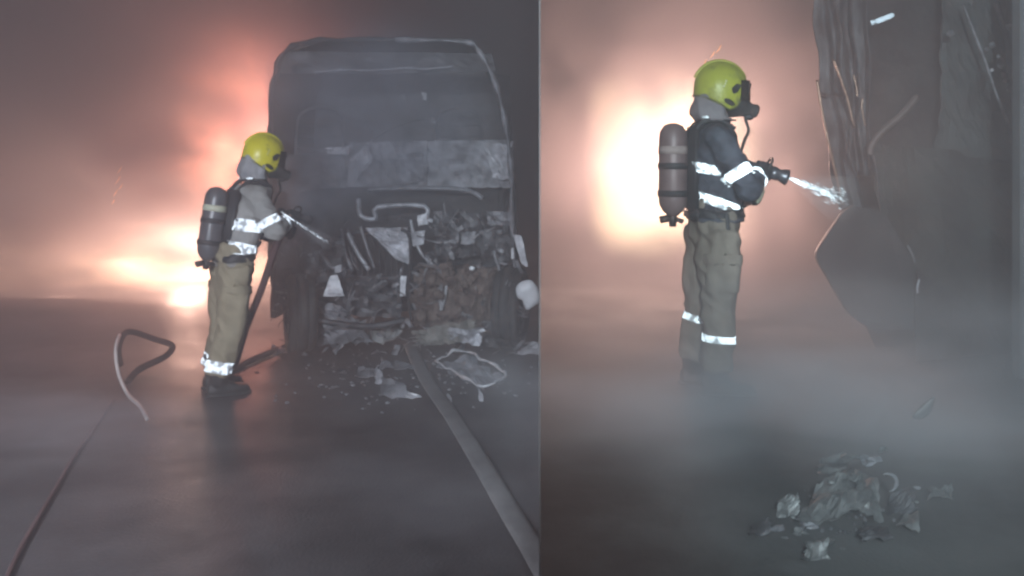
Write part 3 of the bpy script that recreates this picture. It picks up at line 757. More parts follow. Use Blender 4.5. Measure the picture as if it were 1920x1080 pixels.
sh('white_scrap', [(619, 517), (633, 515), (646, 555), (606, 556)], YT-.12, .03, PALE(), 21, 6)
sh('white_scrap', [(751, 516), (762, 518), (760, 555), (749, 557)], YT-.1, .02, PALE(), 22, 5)
sh('white_scrap', [(627, 500), (640, 496), (640, 510), (628, 512)], YT-.05, .02, ASH(), 23, 4)
sh('side_plate', [(962, 440), (978, 442), (990, 500), (978, 496)], YT-.06, .02, PALE(), 24, 6)
sh('white_scrap', [(958, 466), (963, 464), (964, 484), (959, 486)], YT-.07, .01, PALE(), 25, 3)
sh('lower_apron', [(772, 622), (880, 600), (902, 636), (779, 650)], YT-.25, .10, mat('mud_grey_sheet', (.16, .15, .135), .8, .1, (.27, .26, .24), 9), 26, 16, rag=.2, fr=8)
sh('lower_apron', [(838, 618), (908, 614), (896, 648), (850, 642)], YT-.32, .08, ASH(), 27, 12, rag=.25, fr=9)
sh('fender', [(900, 560), (970, 575), (985, 660), (905, 650)], YT-.02, .06, SOOT(), 29, 10)
# rusty mass in the middle
for k in range(46):
    u = random.uniform(782, 955); v = random.uniform(498, 600); s = random.uniform(.03, .075); Y = YT-.12+random.uniform(-.06, .12)
    if k < 22:
        bm = bmesh.new(); c = P(u, v, Y); a = random.uniform(0, PI); d = Vector((math.cos(a), random.uniform(-.6, .6), math.sin(a)))*s*1.5; e = Vector((-math.sin(a), random.uniform(-.6, .6), math.cos(a)))*s*random.uniform(.5, 1)
        sheet(bm, [c-d-e, c+d-e, c+d+e, c-d+e], 6, 6, .04, 13, .008, k, .15); tl('rusty_plate', bm, RUST())
    elif k < 32:
        bm = bmesh.new(); g = bmesh.ops.create_icosphere(bm, subdivisions=2, radius=s)
        c = P(u, v, Y)
        for q in bm.verts: q.co = q.co*(1+.7*nz(q.co, 14, k)); q.co.z *= random.uniform(.8, 1.2); q.co += c
        tl('rusty_lump', bm, RUST())
    else:
        a = random.uniform(0, PI); d = Vector((math.cos(a), random.uniform(-.4, .4), math.sin(a)))*random.uniform(.05, .13); c = P(u, v, Y-.04)
        bm = bmesh.new(); tube(bm, [c-d, c+Vector((random.uniform(-.02, .02),)*3), c+d], random.uniform(.006, .014), 6); tl('rusty_rod', bm, RUST() if k % 3 else ASHD())
bm = bmesh.new(); box(bm, P(868, 552, YT+.15), (.85, .4, .5), None, .05); tl('engine_block', bm, RUST())
bm = bmesh.new(); ellipsoid(bm, P(885, 503, YT-.22), (.028, .02, .022), None, 10); tl('headlamp_remnant', bm, PALE(), True)
# wheels: burnt tyre at left, rings and white hub at right
def wheel(c, r, wdt, ax, hubm, ringm):
    ax = Vector(ax).normalized(); a = ax.orthogonal().normalized(); b = ax.cross(a)
    circ = lambda rad, off, n=28: [c+ax*off+(a*math.cos(2*PI*k/n)+b*math.sin(2*PI*k/n))*rad for k in range(n+1)]
    bm = bmesh.new(); 
    for o_, rr in ((-wdt*.35, .8), (0, 1), (wdt*.35, .8)): tube(bm, circ(r*.84, o_), wdt*.32*rr, 8)
    w_ = tl('wheel', bm, RUBBER(), True)
    bm = bmesh.new(); tube(bm, circ(r*.62, -wdt*.4), .014, 6); link('rim', (bmesh.ops.translate(bm, verts=bm.verts[:], vec=-TL), bm)[1], ringm, w_, True)
    for q in (.5, .4):
        bm = bmesh.new(); tube(bm, circ(r*q, -wdt*.3), .010, 6); bmesh.ops.translate(bm, verts=bm.verts[:], vec=-TL); link('brake_ring', bm, ringm, w_, True)
    bm = bmesh.new(); tube(bm, [c-ax*wdt*.45, c-ax*wdt*.3, c+ax*wdt*.3], [r*.16, r*.3, r*.3], 16); bmesh.ops.translate(bm, verts=bm.verts[:], vec=-TL); link('hub', bm, hubm, w_, True)
    return w_
wheel(Vector((P(560, 600, 7.9).x, 7.95, .36)), .34, .2, (1, .35, 0), SOOT(), ASHD())
wheel(Vector((P(958, 600, 8.0).x, 8.05, .40)), .36, .2, (-1, .2, 0), SOOT(), ASHD())
bm = bmesh.new(); c = P(990, 549, 7.75); ellipsoid(bm, c, (.085, .05, .115), None, 18)
for q in bm.verts: q.co += (q.co-c)*(.55*nz(q.co, 11, 3))
tl('bright_lamp_housing', bm, mat('white_enamel', (.8, .82, .86), .4, 0, (.9, .9, .92), 10), True)
for q in (.14, .17, .20):
    bm = bmesh.new(); tube(bm, [c+Vector((math.cos(a)*q, .03, math.sin(a)*q*1.05)) for a in [R(x) for x in range(150, 275, 12)]], .008, 6); tl('spring_ring', bm, ASHD(), True)
# cargo box behind the cab
bm = bmesh.new(); secs = []
for t in range(5):
    Y = YT+1.9+5.5*t/4; secs.append([bm.verts.new(p) for p in [Vector((P(508, 0, 8).x, Y, .7)), Vector((P(504, 0, 8).x, Y, 2.62)), Vector((P(745, 0, 8).x, Y, 2.74)), Vector((P(955, 0, 8).x, Y, 2.62)), Vector((P(965, 0, 8).x, Y, .7))]])
for a, b in zip(secs, secs[1:]):
    for k in range(5): bm.faces.new((a[k], a[(k+1) % 5], b[(k+1) % 5], b[k]))
bm.faces.new(secs[0]); bm.faces.new(secs[-1][::-1]); bmesh.ops.recalc_face_normals(bm, faces=bm.faces)
tl('cargo_body', bm, SOOT())
# small tangled scrap too fine to pick apart
bm = bmesh.new()
for k in range(260):
    u = random.uniform(515, 975); v = random.uniform(400, 668)
    if 676 < u < 800 and v < 510: continue
    if 540 < u < 650 and v < 450: continue
    c = P(u, v, YT-.02+random.uniform(-.16, .08)); a = random.uniform(0, PI); s = random.uniform(.012, .07)
    d = Vector((math.cos(a), random.uniform(-.5, .5), math.sin(a)))*s; e = Vector((-math.sin(a), random.uniform(-.5, .5), math.cos(a)))*s*random.uniform(.1, .6)
    if k % 3: sheet(bm, [c-d-e, c+d-e*.6, c+d*.8+e, c-d+e], 3, 3, .03, 25, .004, k, .2)
    else: tube(bm, spline([c-d*2, c+e*1.5, c+d*2], 3), .0045, 5)
tl('tangled_scrap', bm, mat('mixed_burnt_scrap', (.03, .03, .032), .6, .2, (.42, .42, .45), 8, 5, .004, 30, .42, .66), kind='stuff')

# ---- debris on the road
def loose(name, label, cat, group, fn, m, smooth=False):
    bm = bmesh.new(); fn(bm); o = link(name, bm, m, smooth=smooth); tag(o, label, cat, group)
    c = sum((v.co for v in o.data.vertices), Vector())/len(o.data.vertices); c.z = min(v.co.z for v in o.data.vertices)
    o.data.transform(Matrix.Translation(-c)); o.location = c; return o
def G(u, v, z=0., zg=0.):      # a point on the ground seen at a pixel
    Y = (CH-zg)*F/(v-HOR); p = P(u, v, Y); p.z = zg; 
    if z: p.z += z
    return p
GRP = 'scraps of burnt metal in front of the wreck'
def framed(bm):
    q = [G(820, 690, .03), G(880, 676, .05), G(948, 716, .04), G(906, 732, .02)]
    sheet(bm, q, 16, 14, .07, 9, .008, 31, .12)
loose('metal_sheet', 'crumpled pale metal sheet lying flat right of the hose end', 'sheet', GRP, framed, mat('sheet_steel_grey', (.13, .135, .15), .45, .4, (.36, .37, .41), 7, 6, .006, 20))
def frame2(bm):
    q = [G(815, 688, .05), G(850, 676, .07), G(880, 676, .07), G(915, 696, .07), G(950, 716, .06), G(932, 728, .05), G(905, 736, .05), G(870, 716, .05), G(835, 700, .05), G(815, 688, .05)]
    q = spline(q, 3); q = [p+Vector((nz(p, 9, 1), nz(p, 9, 2), nz(p, 9, 3)))*.03 for p in q]; tube(bm, q, [.005+.014*abs(nz((k, 0, 0), .45, 7))*2 for k in range(len(q))], 6)
loose('window_frame', 'pale bent frame edging the crumpled sheet right of the hose end', 'frame', GRP, frame2, PALE(), True)
def strip_(bm):
    sheet(bm, [G(648, 655, .12), G(720, 668, .10), G(722, 660, .12+.05), G(650, 648, .17)], 10, 2, .02, 8, .012, 33)
    sheet(bm, [G(718, 668, .10), G(755, 655, .14), G(750, 645, .2), G(715, 655, .16)], 6, 3, .04, 9, .012, 34)
loose('metal_strip', 'long pale bumper strip lying under the wreck left of the hose end', 'strip', GRP, strip_, mat('pale_mud_strip', (.42, .42, .40), .6, .1, (.6, .6, .6), 9))
for i, (u, v, w_, h_, mt, lab) in enumerate(((725, 690, 14, 5, ASHD(), 'small grey flake left of the hose, nearest the bumper strip'), (760, 693, 22, 5, ASHD(), 'narrow grey flake beside the hose below the bumper strip'),
        (712, 716, 8, 12, ASH(), 'upright grey shard left of the hose'), (738, 740, 24, 14, ASHD(), 'ragged greenish grey scrap left of the hose'), (776, 748, 15, 4, PALE(), 'small bright white flake just left of the hose, nearest the camera'),
        (842, 752, 5, 5, ASHD(), 'tiny scrap just right of the hose'), (902, 750, 4, 7, ASH(), 'tiny upright scrap under the pale bent frame'), (690, 706, 22, 8, ASHD(), 'curled dark scrap farthest left of the hose'),
        (522, 662, 16, 7, PALE(), 'white scrap by the left wheel of the wreck'), (994, 660, 24, 12, PALE(), 'large white sheet scrap at the right end of the wreck next to the screen'), (640, 700, 10, 4, SOOT(), 'dark flat flake alone in front of the left wheel'))):
    def f_(bm, u=u, v=v, w_=w_, h_=h_, i=i):
        sheet(bm, [G(u-w_, v+h_*.4, .0), G(u+w_, v+h_*.6, .01), G(u+w_*.8, v, .0)+Vector((0, 0, h_*.006)), G(u-w_*.9, v, .01)+Vector((0, .05, h_*.007))], 5, 4, .03, 16, .006, 40+i, .15)
    loose('metal_scrap', lab, 'scrap', GRP, f_, mt)
bm = bmesh.new()
for k in range(240):
    u = random.gauss(760, 130); v = random.gauss(700, 30)
    if v < 650 or v > 1000: continue
    c = G(u, v, .006); s = random.uniform(.004, .018)
    g = bmesh.ops.create_icosphere(bm, subdivisions=1, radius=s)
    for q in g['verts']: q.co = Vector((q.co.x*random.uniform(.6, 1.6), q.co.y, q.co.z*.6))+c
o = link('cinder_grit', bm, ASHD(), kind='stuff'); tag(o, 'scatter of small cinders on the road in front of the wreck', 'cinders')

# ---- hoses on the ground, left
bm = bmesh.new()
q = [G(768, 655, .05), G(785, 690, .03), G(808, 730, .02), G(850, 790, .02), G(905, 880, .02), G(955, 965, .02), G(1003, 1045, .02), G(1040, 1110, .02)]
q = spline(q, 6)
tube(bm, q, [.058]*len(q), 12, flat=((0, 0, 1), .22))
tag(link('flat_hose', bm, mat('pale_canvas_hose', (.12, .117, .12), .8, 0, (.19, .185, .19), 7, 6, .003, 50), smooth=True), 'wide pale flat hose running from the wreck to the bottom edge beside the screen', 'hose')
bm = bmesh.new()
tube(bm, spline([G(276, 792, .02), G(262, 775, .05), P(240, 740, 6.35), P(222, 700, 6.5), P(217, 655, 6.6), P(224, 628, 6.8)], 6), .0135, 8)
tag(link('bent_pipe', bm, mat('pale_pink_pipe', (.60, .52, .50), .5, 0, (.75, .66, .63), 8), smooth=True), 'thin pale curved pipe standing up from the road at left', 'pipe')
bm = bmesh.new()
tube(bm, spline([G(226, 690, .03), P(222, 650, 7.3), P(240, 622, 7.4), P(290, 636, 7.4), P(322, 648, 7.4), P(310, 668, 7.3), P(262, 692, 7.15), G(240, 722, .03)], 6), .026, 8)
tag(link('burnt_tyre_strip', bm, mat('sooty_rubber_band', (.012, .010, .010), .95, spec=.1), smooth=True), 'dark looped rubber strip lying behind the thin pale curved pipe', 'rubber strip')
bm = bmesh.new()
tube(bm, spline([G(212, 755, .015), G(175, 810, .015), G(140, 860, .015), G(105, 920, .015), G(70, 980, .015), G(36, 1040, .015), G(0, 1120, .015)], 6), .012, 8)
tag(link('thin_hose', bm, mat('faded_red_hose', (.10, .055, .055), .75, 0, (.15, .09, .088), 3), smooth=True), 'thin faded red hose lying across the road at bottom left', 'hose')

# ------------------------------------------------------------------ burnt vehicle on the right
YQ = 6.0
Q = empty('burnt_cab', 'dark burnt truck cab with empty window frames right of the profile firefighter', 'truck', (P(1720, 700, YQ).x, YQ, ZR))
QL = Q.location
def ql(name, bm, m, smooth=False, parent=None, **k):
    bmesh.ops.translate(bm, verts=bm.verts[:], vec=-QL); return link(name, bm, m, parent or Q, smooth, **k)
# folded side skin, hanging in vertical folds
def folded(name, prof_top, prof_bot, m, seed, thick=.008, n=26):
    bm = bmesh.new(); g = []
    for t in range(n+1):
        s = t/n; row = []
        for a, b in zip(prof_top, prof_bot):
            p = Vector(a)*(1-s)+Vector(b)*s
            p += Vector((nz(p, 3, seed)*.03+nz(p, 9, seed)*.008, nz(p, 3, seed+4)*.05, 0)); row.append(bm.verts.new(p))
        g.append(row)
    for r0, r1 in zip(g, g[1:]):
        for k in range(len(r0)-1): bm.faces.new((r0[k], r0[k+1], r1[k+1], r1[k]))
    bmesh.ops.recalc_face_normals(bm, faces=bm.faces); bmesh.ops.solidify(bm, geom=bm.faces[:], thickness=thick)
    return ql(name, bm, m, True)
def prof(us, v, Y, amp, ph):
    return [P(u, v, Y+amp*math.sin(i*1.9+ph)) for i, u in enumerate(us)]
lin = lambda a, b, n: [a+(b-a)*k/(n-1) for k in range(n)]
folded('folded_skin', prof(lin(1524, 1560, 7), -70, 6.25, .07, 0), prof(lin(1535, 1590, 7), 180, 6.2, .07, .4), SOOT(), 1)
folded('folded_skin', prof(lin(1535, 1590, 7), 180, 6.2, .07, .4), prof(lin(1574, 1618, 7), 392, 6.05, .05, .8), SOOT(), 1)
folded('folded_skin', prof(lin(1556, 1625, 9), -70, 6.35, .08, 2), prof(lin(1585, 1640, 9), 330, 6.2, .07, 2.3), SOOT(), 5)
def qbar(name, pts, Y, r, m, n=5):
    bm = bmesh.new(); q = [P(p[0], p[1], Y+(p[2] if len(p) > 2 else 0)) for p in pts]
    tube(bm, spline(q, n) if len(q) > 2 else q, r, 8); return ql(name, bm, m, True)
qbar('firelit_edge', [(1532, 150), (1540, 200), (1552, 260), (1566, 320), (1580, 384)], 6.0, .010, FIRE_RIM())  # thin bars drawn as the firelit highlights along the folds
qbar('firelit_edge', [(1563, 112), (1578, 152), (1590, 190), (1602, 240)], 6.02, .008, FIRE_RIM())
qbar('firelit_edge', [(1600, 140), (1606, 165), (1607, 182)], 6.02, .006, FIRE_RIM()); qbar('firelit_edge', [(1617, 184), (1616, 205), (1622, 236)], 6.02, .006, FIRE_RIM())
qbar('bent_frame', [(1632, 290), (1634, 272), (1655, 245), (1690, 216), (1720, 180)], 5.95, .022, mat('scorched_red_metal', (.11, .085, .08), .6, .2, (.20, .155, .145), 8)); qbar('bent_frame', [(1632, 275), (1642, 310), (1650, 370)], 5.95, .012, SOOT())
qbar('bent_frame', [(1585, 240), (1592, 290), (1606, 330)], 6.0, .012, SOOT())
# cab carcass
bm = bmesh.new()
fro = [P(1600, -80, 6.5), P(1960, -80, 6.9), P(1960, 780, 6.9), P(1700, 780, 6.5), P(1600, 560, 6.45), P(1596, 330, 6.45)]
plate(bm, fro, 2.0, (0.52, 1, 0)); ql('cab_carcass', bm, SOOTD())
bm = bmesh.new(); sheet(bm, [P(1640, 270, 6.2), P(1905, 290, 6.6), P(1905, 640, 6.55), P(1650, 600, 6.15)], 20, 20, .06, 3, .01, 61, .02); ql('door_panel', bm, mat('greenish_soot_panel', (.025, .030, .029), .65, .2, (.07, .08, .076), 3, 6, .006, 14))
bm = bmesh.new(); sheet(bm, [P(1775, -60, 6.3), P(1885, -60, 6.5), P(1905, 300, 6.55), P(1760, 290, 6.35)], 14, 20, .06, 4, .01, 62, .04); ql('door_panel', bm, mat('grey_soot_panel', (.05, .058, .058), .6, .2, (.12, .135, .135), 4, 6, .006, 14))
bm = bmesh.new(); sheet(bm, [P(1720, 500, 6.0), P(1900, 640, 6.3), P(1900, 800, 6.3), P(1716, 800, 6.0)], 16, 16, .06, 3, .01, 63, .03); ql('lower_panel', bm, SOOTD())
qbar('pillar', [(1806, 8), (1826, 60), (1846, 110), (1866, 170), (1884, 215), (1898, 260)], 6.15, .011, ASHD()); qbar('pillar', [(1868, 5), (1885, 60), (1893, 110), (1898, 160), (1903, 220)], 6.2, .02, SOOT())
for i, (u, v) in enumerate(((1872, 106), (1860, 132), (1884, 140), (1886, 150), (1850, 92), (1878, 125), (1892, 166), (1860, 84), (1893, 50), (1782, 60))):
    bm = bmesh.new(); c = P(u, v, 6.12); s = random.uniform(.012, .028); g = bmesh.ops.create_icosphere(bm, subdivisions=1, radius=s)
    for q in bm.verts: q.co = q.co*(1+.6*nz(q.co, 30, i))+c
    ql('burnt_scrap', bm, ASH() if i in (0, 1) else (RUST() if i in (2, 3) else ASHD()))
qbar('light_streak', [(1634, 43), (1650, 38), (1675, 28)], 6.1, .017, retro_mat('streak_reflector', (.62, .68, .74), .55), 4)  # retroreflective strip added in place of a white streak of light
# hanging panel with a pointed corner
bm = bmesh.new(); plate(bm, [P(1530, 476, 5.75), P(1536, 462, 5.75), P(1580, 398, 5.8), P(1600, 385, 5.85), P(1660, 400, 5.95), P(1712, 488, 6.0), P(1716, 620, 6.0), P(1640, 622, 5.95), P(1606, 600, 5.85), P(1590, 586, 5.8), P(1532, 488, 5.75)], .06, (.1, 1, 0))
bmesh.ops.bevel(bm, geom=bm.edges[:], offset=.008, segments=2, affect='EDGES'); ql('hanging_door', bm, mat('slate_soot_door', (.045, .05, .056), .65, .15, (.075, .082, .09), 2.5, 5, .004, 18))
qbar('door_handle', [(1702, 460), (1712, 480), (1716, 492)], 5.93, .008, ASHD()); qbar('door_handle', [(1724, 524), (1720, 538), (1721, 550)], 5.93, .008, ASH())
# pale post at the far right edge
bm = bmesh.new(); box(bm, (P(1925, 0, 5.6).x, 5.6, 1.9), (.13, .1, 3.4), None, .008); o = link('grey_post', bm, mat('grey_post_paint', (.12, .13, .14), .7, 0, (.18, .19, .2), 3)); tag(o, 'grey upright post at the right edge of the yard', 'post')

# ---- debris heap at bottom right
GR2 = 'debris on the yard ground below the burnt cab'
def GQ(u, v, z=0.): return G(u, v, z, ZR)
def lo2(name, label, cat, quad, amp, m, seed, n=10, rag=.12, fr=12):
    def f_(bm): sheet(bm, quad, n, n, amp, fr, .006, seed, rag)
    return loose(name, label, cat, GR2, f_, m)
GREYD = mat('wet_grey_debris', (.05, .052, .052), .45, .2, (.19, .195, .195), 12, 6, .005, 40)
lo2('crumpled_sheet', 'largest crumpled grey sheet of the heap at bottom right', 'sheet', [P(1492, 992, 3.30), P(1612, 958, 3.38), P(1612, 880, 3.62), P(1530, 912, 3.58)], .045, GREYD, 71, 14)
lo2('crumpled_sheet', 'upright torn grey sheet on the right flank of the debris heap', 'sheet', [P(1604, 955, 3.38), P(1658, 985, 3.35), P(1640, 900, 3.5), P(1606, 872, 3.6)], .04, GREYD, 72, 12)
lo2('crumpled_sheet', 'pale torn sheet corner lying right of the debris heap', 'sheet', [GQ(1680, 990, .0), GQ(1725, 1002, .0), GQ(1722, 985, .03), GQ(1700, 975, .02)], .03, GREYD, 73, 6)
for i, (u, v, w_, h_, lab) in enumerate(((1478, 960, 22, 12, 'small dark sheet low on the left edge of the heap'), (1690, 950, 26, 16, 'dark folded sheet between the heap and the tiny bright lumps'), (1560, 880, 30, 14, 'dark ragged sheet behind the crest of the heap'), (1640, 1012, 30, 10, 'flat dark sheet in front of the upright torn sheet'), (1530, 1045, 26, 8, 'flat dark flake nearest the bottom edge below the heap'), (1425, 1000, 20, 8, 'lone dark flake left of all the lumps'), (1765, 930, 24, 10, 'lone dark flake farthest right of the heap'))):
    lo2('sheet_scrap', lab, 'scrap', [GQ(u-w_, v+h_, .0), GQ(u+w_, v+h_*.8, .01), GQ(u+w_*.8, v-h_*.3, .05), GQ(u-w_*.8, v-h_*.2, .03)], .035, SOOT() if i % 2 else GREYD, 90+i, 8, .2, 14)
def arc_(bm):
    c = P(1664, 905, 3.5); tube(bm, [c+Vector((math.cos(a)*.035, 0, math.sin(a)*.035)) for a in [R(x) for x in range(-80, 130, 18)]], [.002+.007*math.sin(k/11*PI) for k in range(12)], 8)
loose('curled_metal', 'small curled bright piece on top of the heap at bottom right', 'scrap', GR2, arc_, ASHD(), True)
def arc2(bm):
    c = P(1735, 790, 4.2); tube(bm, [c+Vector((-.06+t*.10, 0, .02+.09*t-.02*math.sin(t*PI))) for t in [k/8 for k in range(9)]], [.006+.022*math.sin(k/8*PI) for k in range(9)], 8, flat=((0, 1, 0), .4))
loose('curled_metal', 'grey curved flap above and right of the debris heap', 'scrap', GR2, arc2, GREYD, True)
for i, (u, v, r_) in enumerate(((1452, 996, .026), (1500, 1000, .022), (1545, 1018, .022), (1520, 1022, .016), (1602, 893, .02), (1595, 855, .02), (1624, 862, .026), (1655, 842, .016), (1720, 912, .010), (1718, 940, .009), (1492, 970, .016), (1516, 988, .02), (1470, 1010, .012), (1580, 1030, .010), (1560, 900, .014), (1535, 945, .02))):
    def f_(bm, u=u, v=v, r_=r_, i=i):
        c = P(u, v, 1.34*F/(max(v, 945)-HOR)); bmesh.ops.create_icosphere(bm, subdivisions=2, radius=r_)
        for q in bm.verts: q.co = Vector((q.co.x*1.3, q.co.y, q.co.z*.75))*(.85+1.6*nz(q.co, 46, i+.5))+c
    where = ('farthest left of the heap', 'under the left tip of the heap', 'nearest the camera below the heap', 'beside the nearest lump below the heap', 'on the crest of the heap', 'alone above the crest of the heap', 'pale and large above the crest of the heap', 'reddish, high above the heap', 'tiny and bright right of the heap', 'tiny, below the bright one right of the heap', 'at the left tip of the heap', 'bright, under the largest sheet', 'small, low left of the heap', 'small, low under the heap', 'on the upper left slope of the heap', 'on the left slope of the heap')[i]
    loose('cinder_lump', 'burnt lump %s' % where, 'lump', GR2, f_, ASHD() if i in (0, 6, 8, 11) else GREYD)
bm = bmesh.new()
for k in range(130):
    u = random.gauss(1585, 50); v = random.gauss(950, 28)
    if v < 800 or v > 1070: continue
    c = GQ(u, v, .004); s = random.uniform(.003, .011); g = bmesh.ops.create_icosphere(bm, subdivisions=1, radius=s)
    for q in g['verts']: q.co = q.co*random.uniform(.7, 1.3)+c
o = link('yard_cinders', bm, SOOT(), kind='stuff'); tag(o, 'fine cinders strewn round the debris heap at bottom right', 'cinders')

# ------------------------------------------------------------------ water jets
def jet(name, label, a, b, r0, r1, dens, n, m_str, seed, core_k=.5):
    t = empty(name, label, 'water jet', a); L = (b-a); ln = L.length
    bm = bmesh.new(); tube(bm, [Vector((0, 0, 0)), L*.3, L*.7, L], [r0, r0+(r1-r0)*.35, r0+(r1-r0)*.75, r1], 16)
    link('spray_mist', bm, mistmat(dens), t, True)
    random.seed(seed); bm = bmesh.new(); d = L.normalized(); e = d.orthogonal().normalized(); f = d.cross(e)
    for k in range(n):
        s = random.random()**.8; an = random.uniform(0, 2*PI); rr = (r0+(r1-r0)*s)*random.random()**1.6*.45
        c = L*s+(e*math.cos(an)+f*math.sin(an))*rr; l = random.uniform(.01, .045); q = random.uniform(.0010, .0030)
        tube(bm, [c-d*l, c, c+d*l], [q*.2, q, q*.2], 5)
    link('water_streaks', bm, m_str, t, True, kind='stuff')
    if core_k:
        for p0, p1, q in ((.02, .30, .8), (.26, .52, .45), (.52, .96, 1.25)):
            bm = bmesh.new(); pts = [L*(p0+(p1-p0)*k/8) for k in range(9)]
            tube(bm, pts, [.001+core_k*q*math.sin(k/8*PI)**.7 for k in range(9)], 8); link('water_core', bm, m_str, t, True)
    return t
def mistmat(d):
    m = bpy.data.materials.new('water_mist'); m.use_nodes = True; nt = m.node_tree; nt.nodes.clear()
    o = nt.nodes.new('ShaderNodeOutputMaterial'); v = nt.nodes.new('ShaderNodeVolumePrincipled'); v.inputs['Color'].default_value = (.92, .96, 1, 1); v.inputs['Density'].default_value = d; v.inputs['Anisotropy'].default_value = -.1
    nt.links.new(v.outputs[0], o.inputs['Volume']); return m
water = retro_mat('bright_water', (.93, .97, 1.0), .5)
jet('water_jet', 'bright white water jet from the profile firefighter nozzle to the burnt cab', RN, P(1578, 374, 5.6), .008, .15, 1.2, 420, water, 3, .014)
a = P(528, 398, 6.35)
jet('water_jet', 'faint blue water jet reaching from the light-coated firefighter to the wreck', a, P(615, 455, 7.4), .005, .06, 1.2, 160, water, 5, .006)

# sparks
spm = mat('glowing_spark', (1, .6, .3), .5, emit=(1, .45, .2), estr=1.0)
gs = 'sparks drifting beside the fires'
for i, (u, v, Y, l, lab) in enumerate(((1347, 92, 5.8, 10, 'upper spark above the lime helmet'), (1336, 102, 5.8, 8, 'middle spark above the lime helmet'), (1322, 116, 5.8, 5, 'lowest spark just left of the lime helmet top'),
        (224, 318, 9, 9, 'highest pale spark in the smoke at left'), (220, 338, 9, 11, 'pale spark second from the top in the smoke at left'), (226, 350, 9, 7, 'pale spark right of the middle in the smoke at left'), (216, 362, 9, 8, 'pale spark second from the bottom in the smoke at left'), (212, 378, 9, 6, 'lowest pale spark in the smoke at left'))):
    bm = bmesh.new(); c = P(u, v, Y); d = Vector((.5, 0, .8)).normalized()*l/F*Y
    tube(bm, [-d, Vector((.3*d.x, 0, 0)), d], [.001, .004, .001], 6); o = link('spark', bm, spm, smooth=True); o.location = c; tag(o, lab, 'spark', gs)

# ------------------------------------------------------------------ flames and smoke
def puff(name, label, cat, c, r, m, rot=(0, 0, 0), kind='stuff', cube=False):
    bm = bmesh.new()
    if cube: bmesh.ops.create_cube(bm, size=2)
    else: bmesh.ops.create_icosphere(bm, subdivisions=3, radius=1)
    o = link(name, bm, m, smooth=True); o.location = c; o.scale = r; o.rotation_euler = rot
    tag(o, label, cat, None, kind); return o
puff('flames', 'cream white flames low on the road behind the light-coated firefighter', 'fire', P(260, 520, 12.4), (3.4, 1.3, .95),
     smoke_mat('flame_low', (0, 0, 0), .01, 2.2, .32, .70, 0, (1, 1, 1.2), .0, 2, 4.5, (1.0, .58, .38), 22.0))
puff('flames', 'orange glow put in for firelit smoke beside the left flank of the wreck', 'fire', P(440, 250, 11.2), (1.1, .8, 1.6),
     smoke_mat('lit_smoke_glow', (0, 0, 0), .01, 2.0, .38, .7, 0, (1, 1, 1), .0, 5, 3, (1.0, .34, .21), 13.0))  # emission stands in for smoke lit orange by the fire behind
puff('flames', 'blazing white fire behind the profile firefighter', 'fire', P(1262, 300, 8.8), (.92, .65, 1.05),
     smoke_mat('flame_white', (0, 0, 0), .01, 1.3, .34, .62, 0, (1, 1, 1), .0, 8, 4.5, (1.0, .70, .44), 7.0, boxy=True), cube=True)
# smoke banks
def bank(label, c, r, name, *a, **k): puff('smoke', label, 'smoke', c, r, smoke_mat(name, *a, **k))
bank('billowing brown smoke round the flames at left', (-5.2, 11.3, 2.2), (5.6, 2.8, 2.9), 'smoke_billow', (.36, .32, .33), 3.4, 2.3, .45, .63, .35, (1, 1, 1.1), .2, 3, 5)
bank('dark sooty smoke hanging high at the far left', (-5.6, 8.6, 3.1), (3.6, 1.3, 1.9), 'smoke_dark', (.22, .20, .21), 2.2, 1.9, .36, .66, .2, (1, 1, 1.2), .1, 9, 4)
bank('dark curl of smoke between the sparks and the light-coated firefighter', (-3.55, 9.0, 1.75), (.95, .5, .6), 'smoke_curl', (.26, .2, .22), 3.2, 1.6, .30, .62, .2, (1, 1, 1.2), .1, 14, 4)
bank('low pink-lit smoke spilling over the dark verge at left', (-4.9, 9.3, .42), (4.0, 1.1, .62), 'smoke_verge', (.62, .58, .58), 1.4, 2.0, .30, .68, .3, (1, 1, 1), .0, 51, 4)
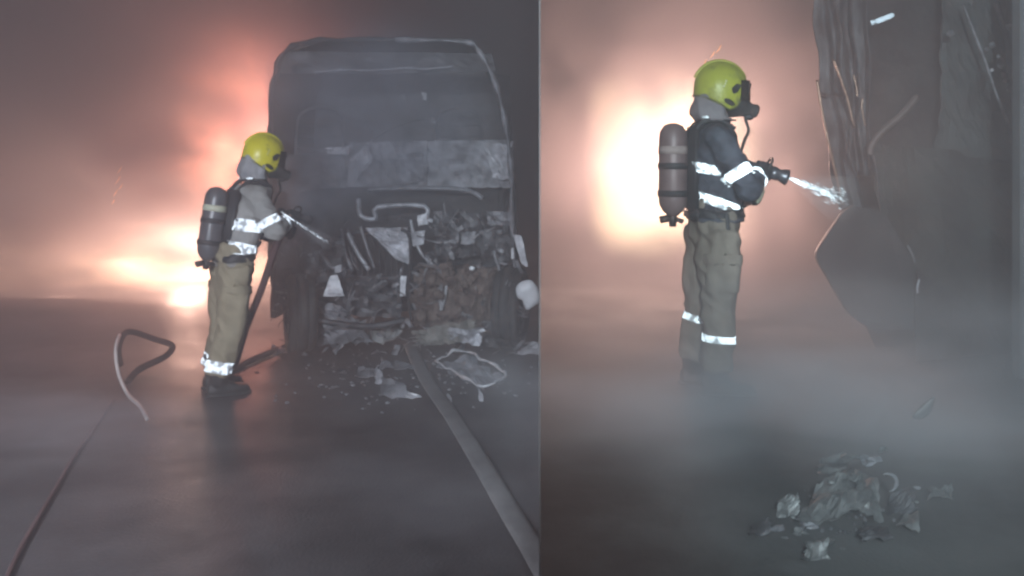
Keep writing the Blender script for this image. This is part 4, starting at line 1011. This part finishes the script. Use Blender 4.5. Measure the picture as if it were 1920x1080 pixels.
bank('thin grey smoke creeping over the road at lower left', (-3.0, 5.3, .12), (1.9, .8, .30), 'smoke_creep', (.72, .74, .80), 1.7, 1.8, .38, .68, .1, (1, 1, 1), .1, 31, 4)
bank('grey smoke hanging in front of the wreck opening', (-1.2, 7.3, 2.0), (1.4, .5, 1.1), 'smoke_blue', (.80, .84, .96), 2.6, 1.9, .30, .68, .1, (1, 1, 1), .1, 11, 4)
bank('steamy smoke where the faint jet meets the wreck', (-1.75, 7.2, 1.25), (.55, .35, .5), 'smoke_steam', (.85, .9, 1), 2.6, 1.6, .30, .70, .1, (1, 1, 1), .0, 41, 4)
bank('pinkish smoke billowing round the white fire', (1.75, 8.3, 2.1), (2.6, 1.7, 2.4), 'smoke_pink', (.50, .46, .47), 2.0, 2.1, .44, .66, .35, (1, 1, 1.1), .1, 19, 5)
bank('patchy grey smoke drifting over the yard ground round the boots', (1.5, 4.4, ZR+.05), (2.7, .9, .98), 'smoke_low', (.70, .74, .79), 2.6, 2.0, .38, .66, .1, (1.2, 1, 1.1), .0, 17, 4)
bank('thin grey smoke trailing over the debris heap', (1.25, 3.0, ZR+.45), (1.2, .45, .62), 'smoke_trail', (.66, .70, .74), 1.5, 1.9, .38, .66, .1, (1, 1, 1), .0, 61, 4)
bank('thin grey veil of smoke before the burnt cab', (2.35, 5.0, 1.5), (.9, .45, 1.2), 'smoke_veil', (.60, .68, .70), .7, 1.7, .36, .66, .1, (1, 1, 1), .1, 27, 4)

# the hanging air itself
bm = bmesh.new(); bmesh.ops.create_cube(bm, size=1)
for v in bm.verts: v.co = Vector((v.co.x*72, v.co.y*96+40, v.co.z*10.6+3.8))
hm = bpy.data.materials.new('haze'); hm.use_nodes = True; nt = hm.node_tree; nt.nodes.clear()
o_ = nt.nodes.new('ShaderNodeOutputMaterial'); v_ = nt.nodes.new('ShaderNodeVolumePrincipled')
v_.inputs['Color'].default_value = (.56, .56, .60, 1); v_.inputs['Density'].default_value = .092; v_.inputs['Anisotropy'].default_value = .55
nt.links.new(v_.outputs[0], o_.inputs['Volume'])
hz = link('haze', bm, hm, kind='stuff'); tag(hz, 'thin smoke haze filling the whole night scene', 'haze')
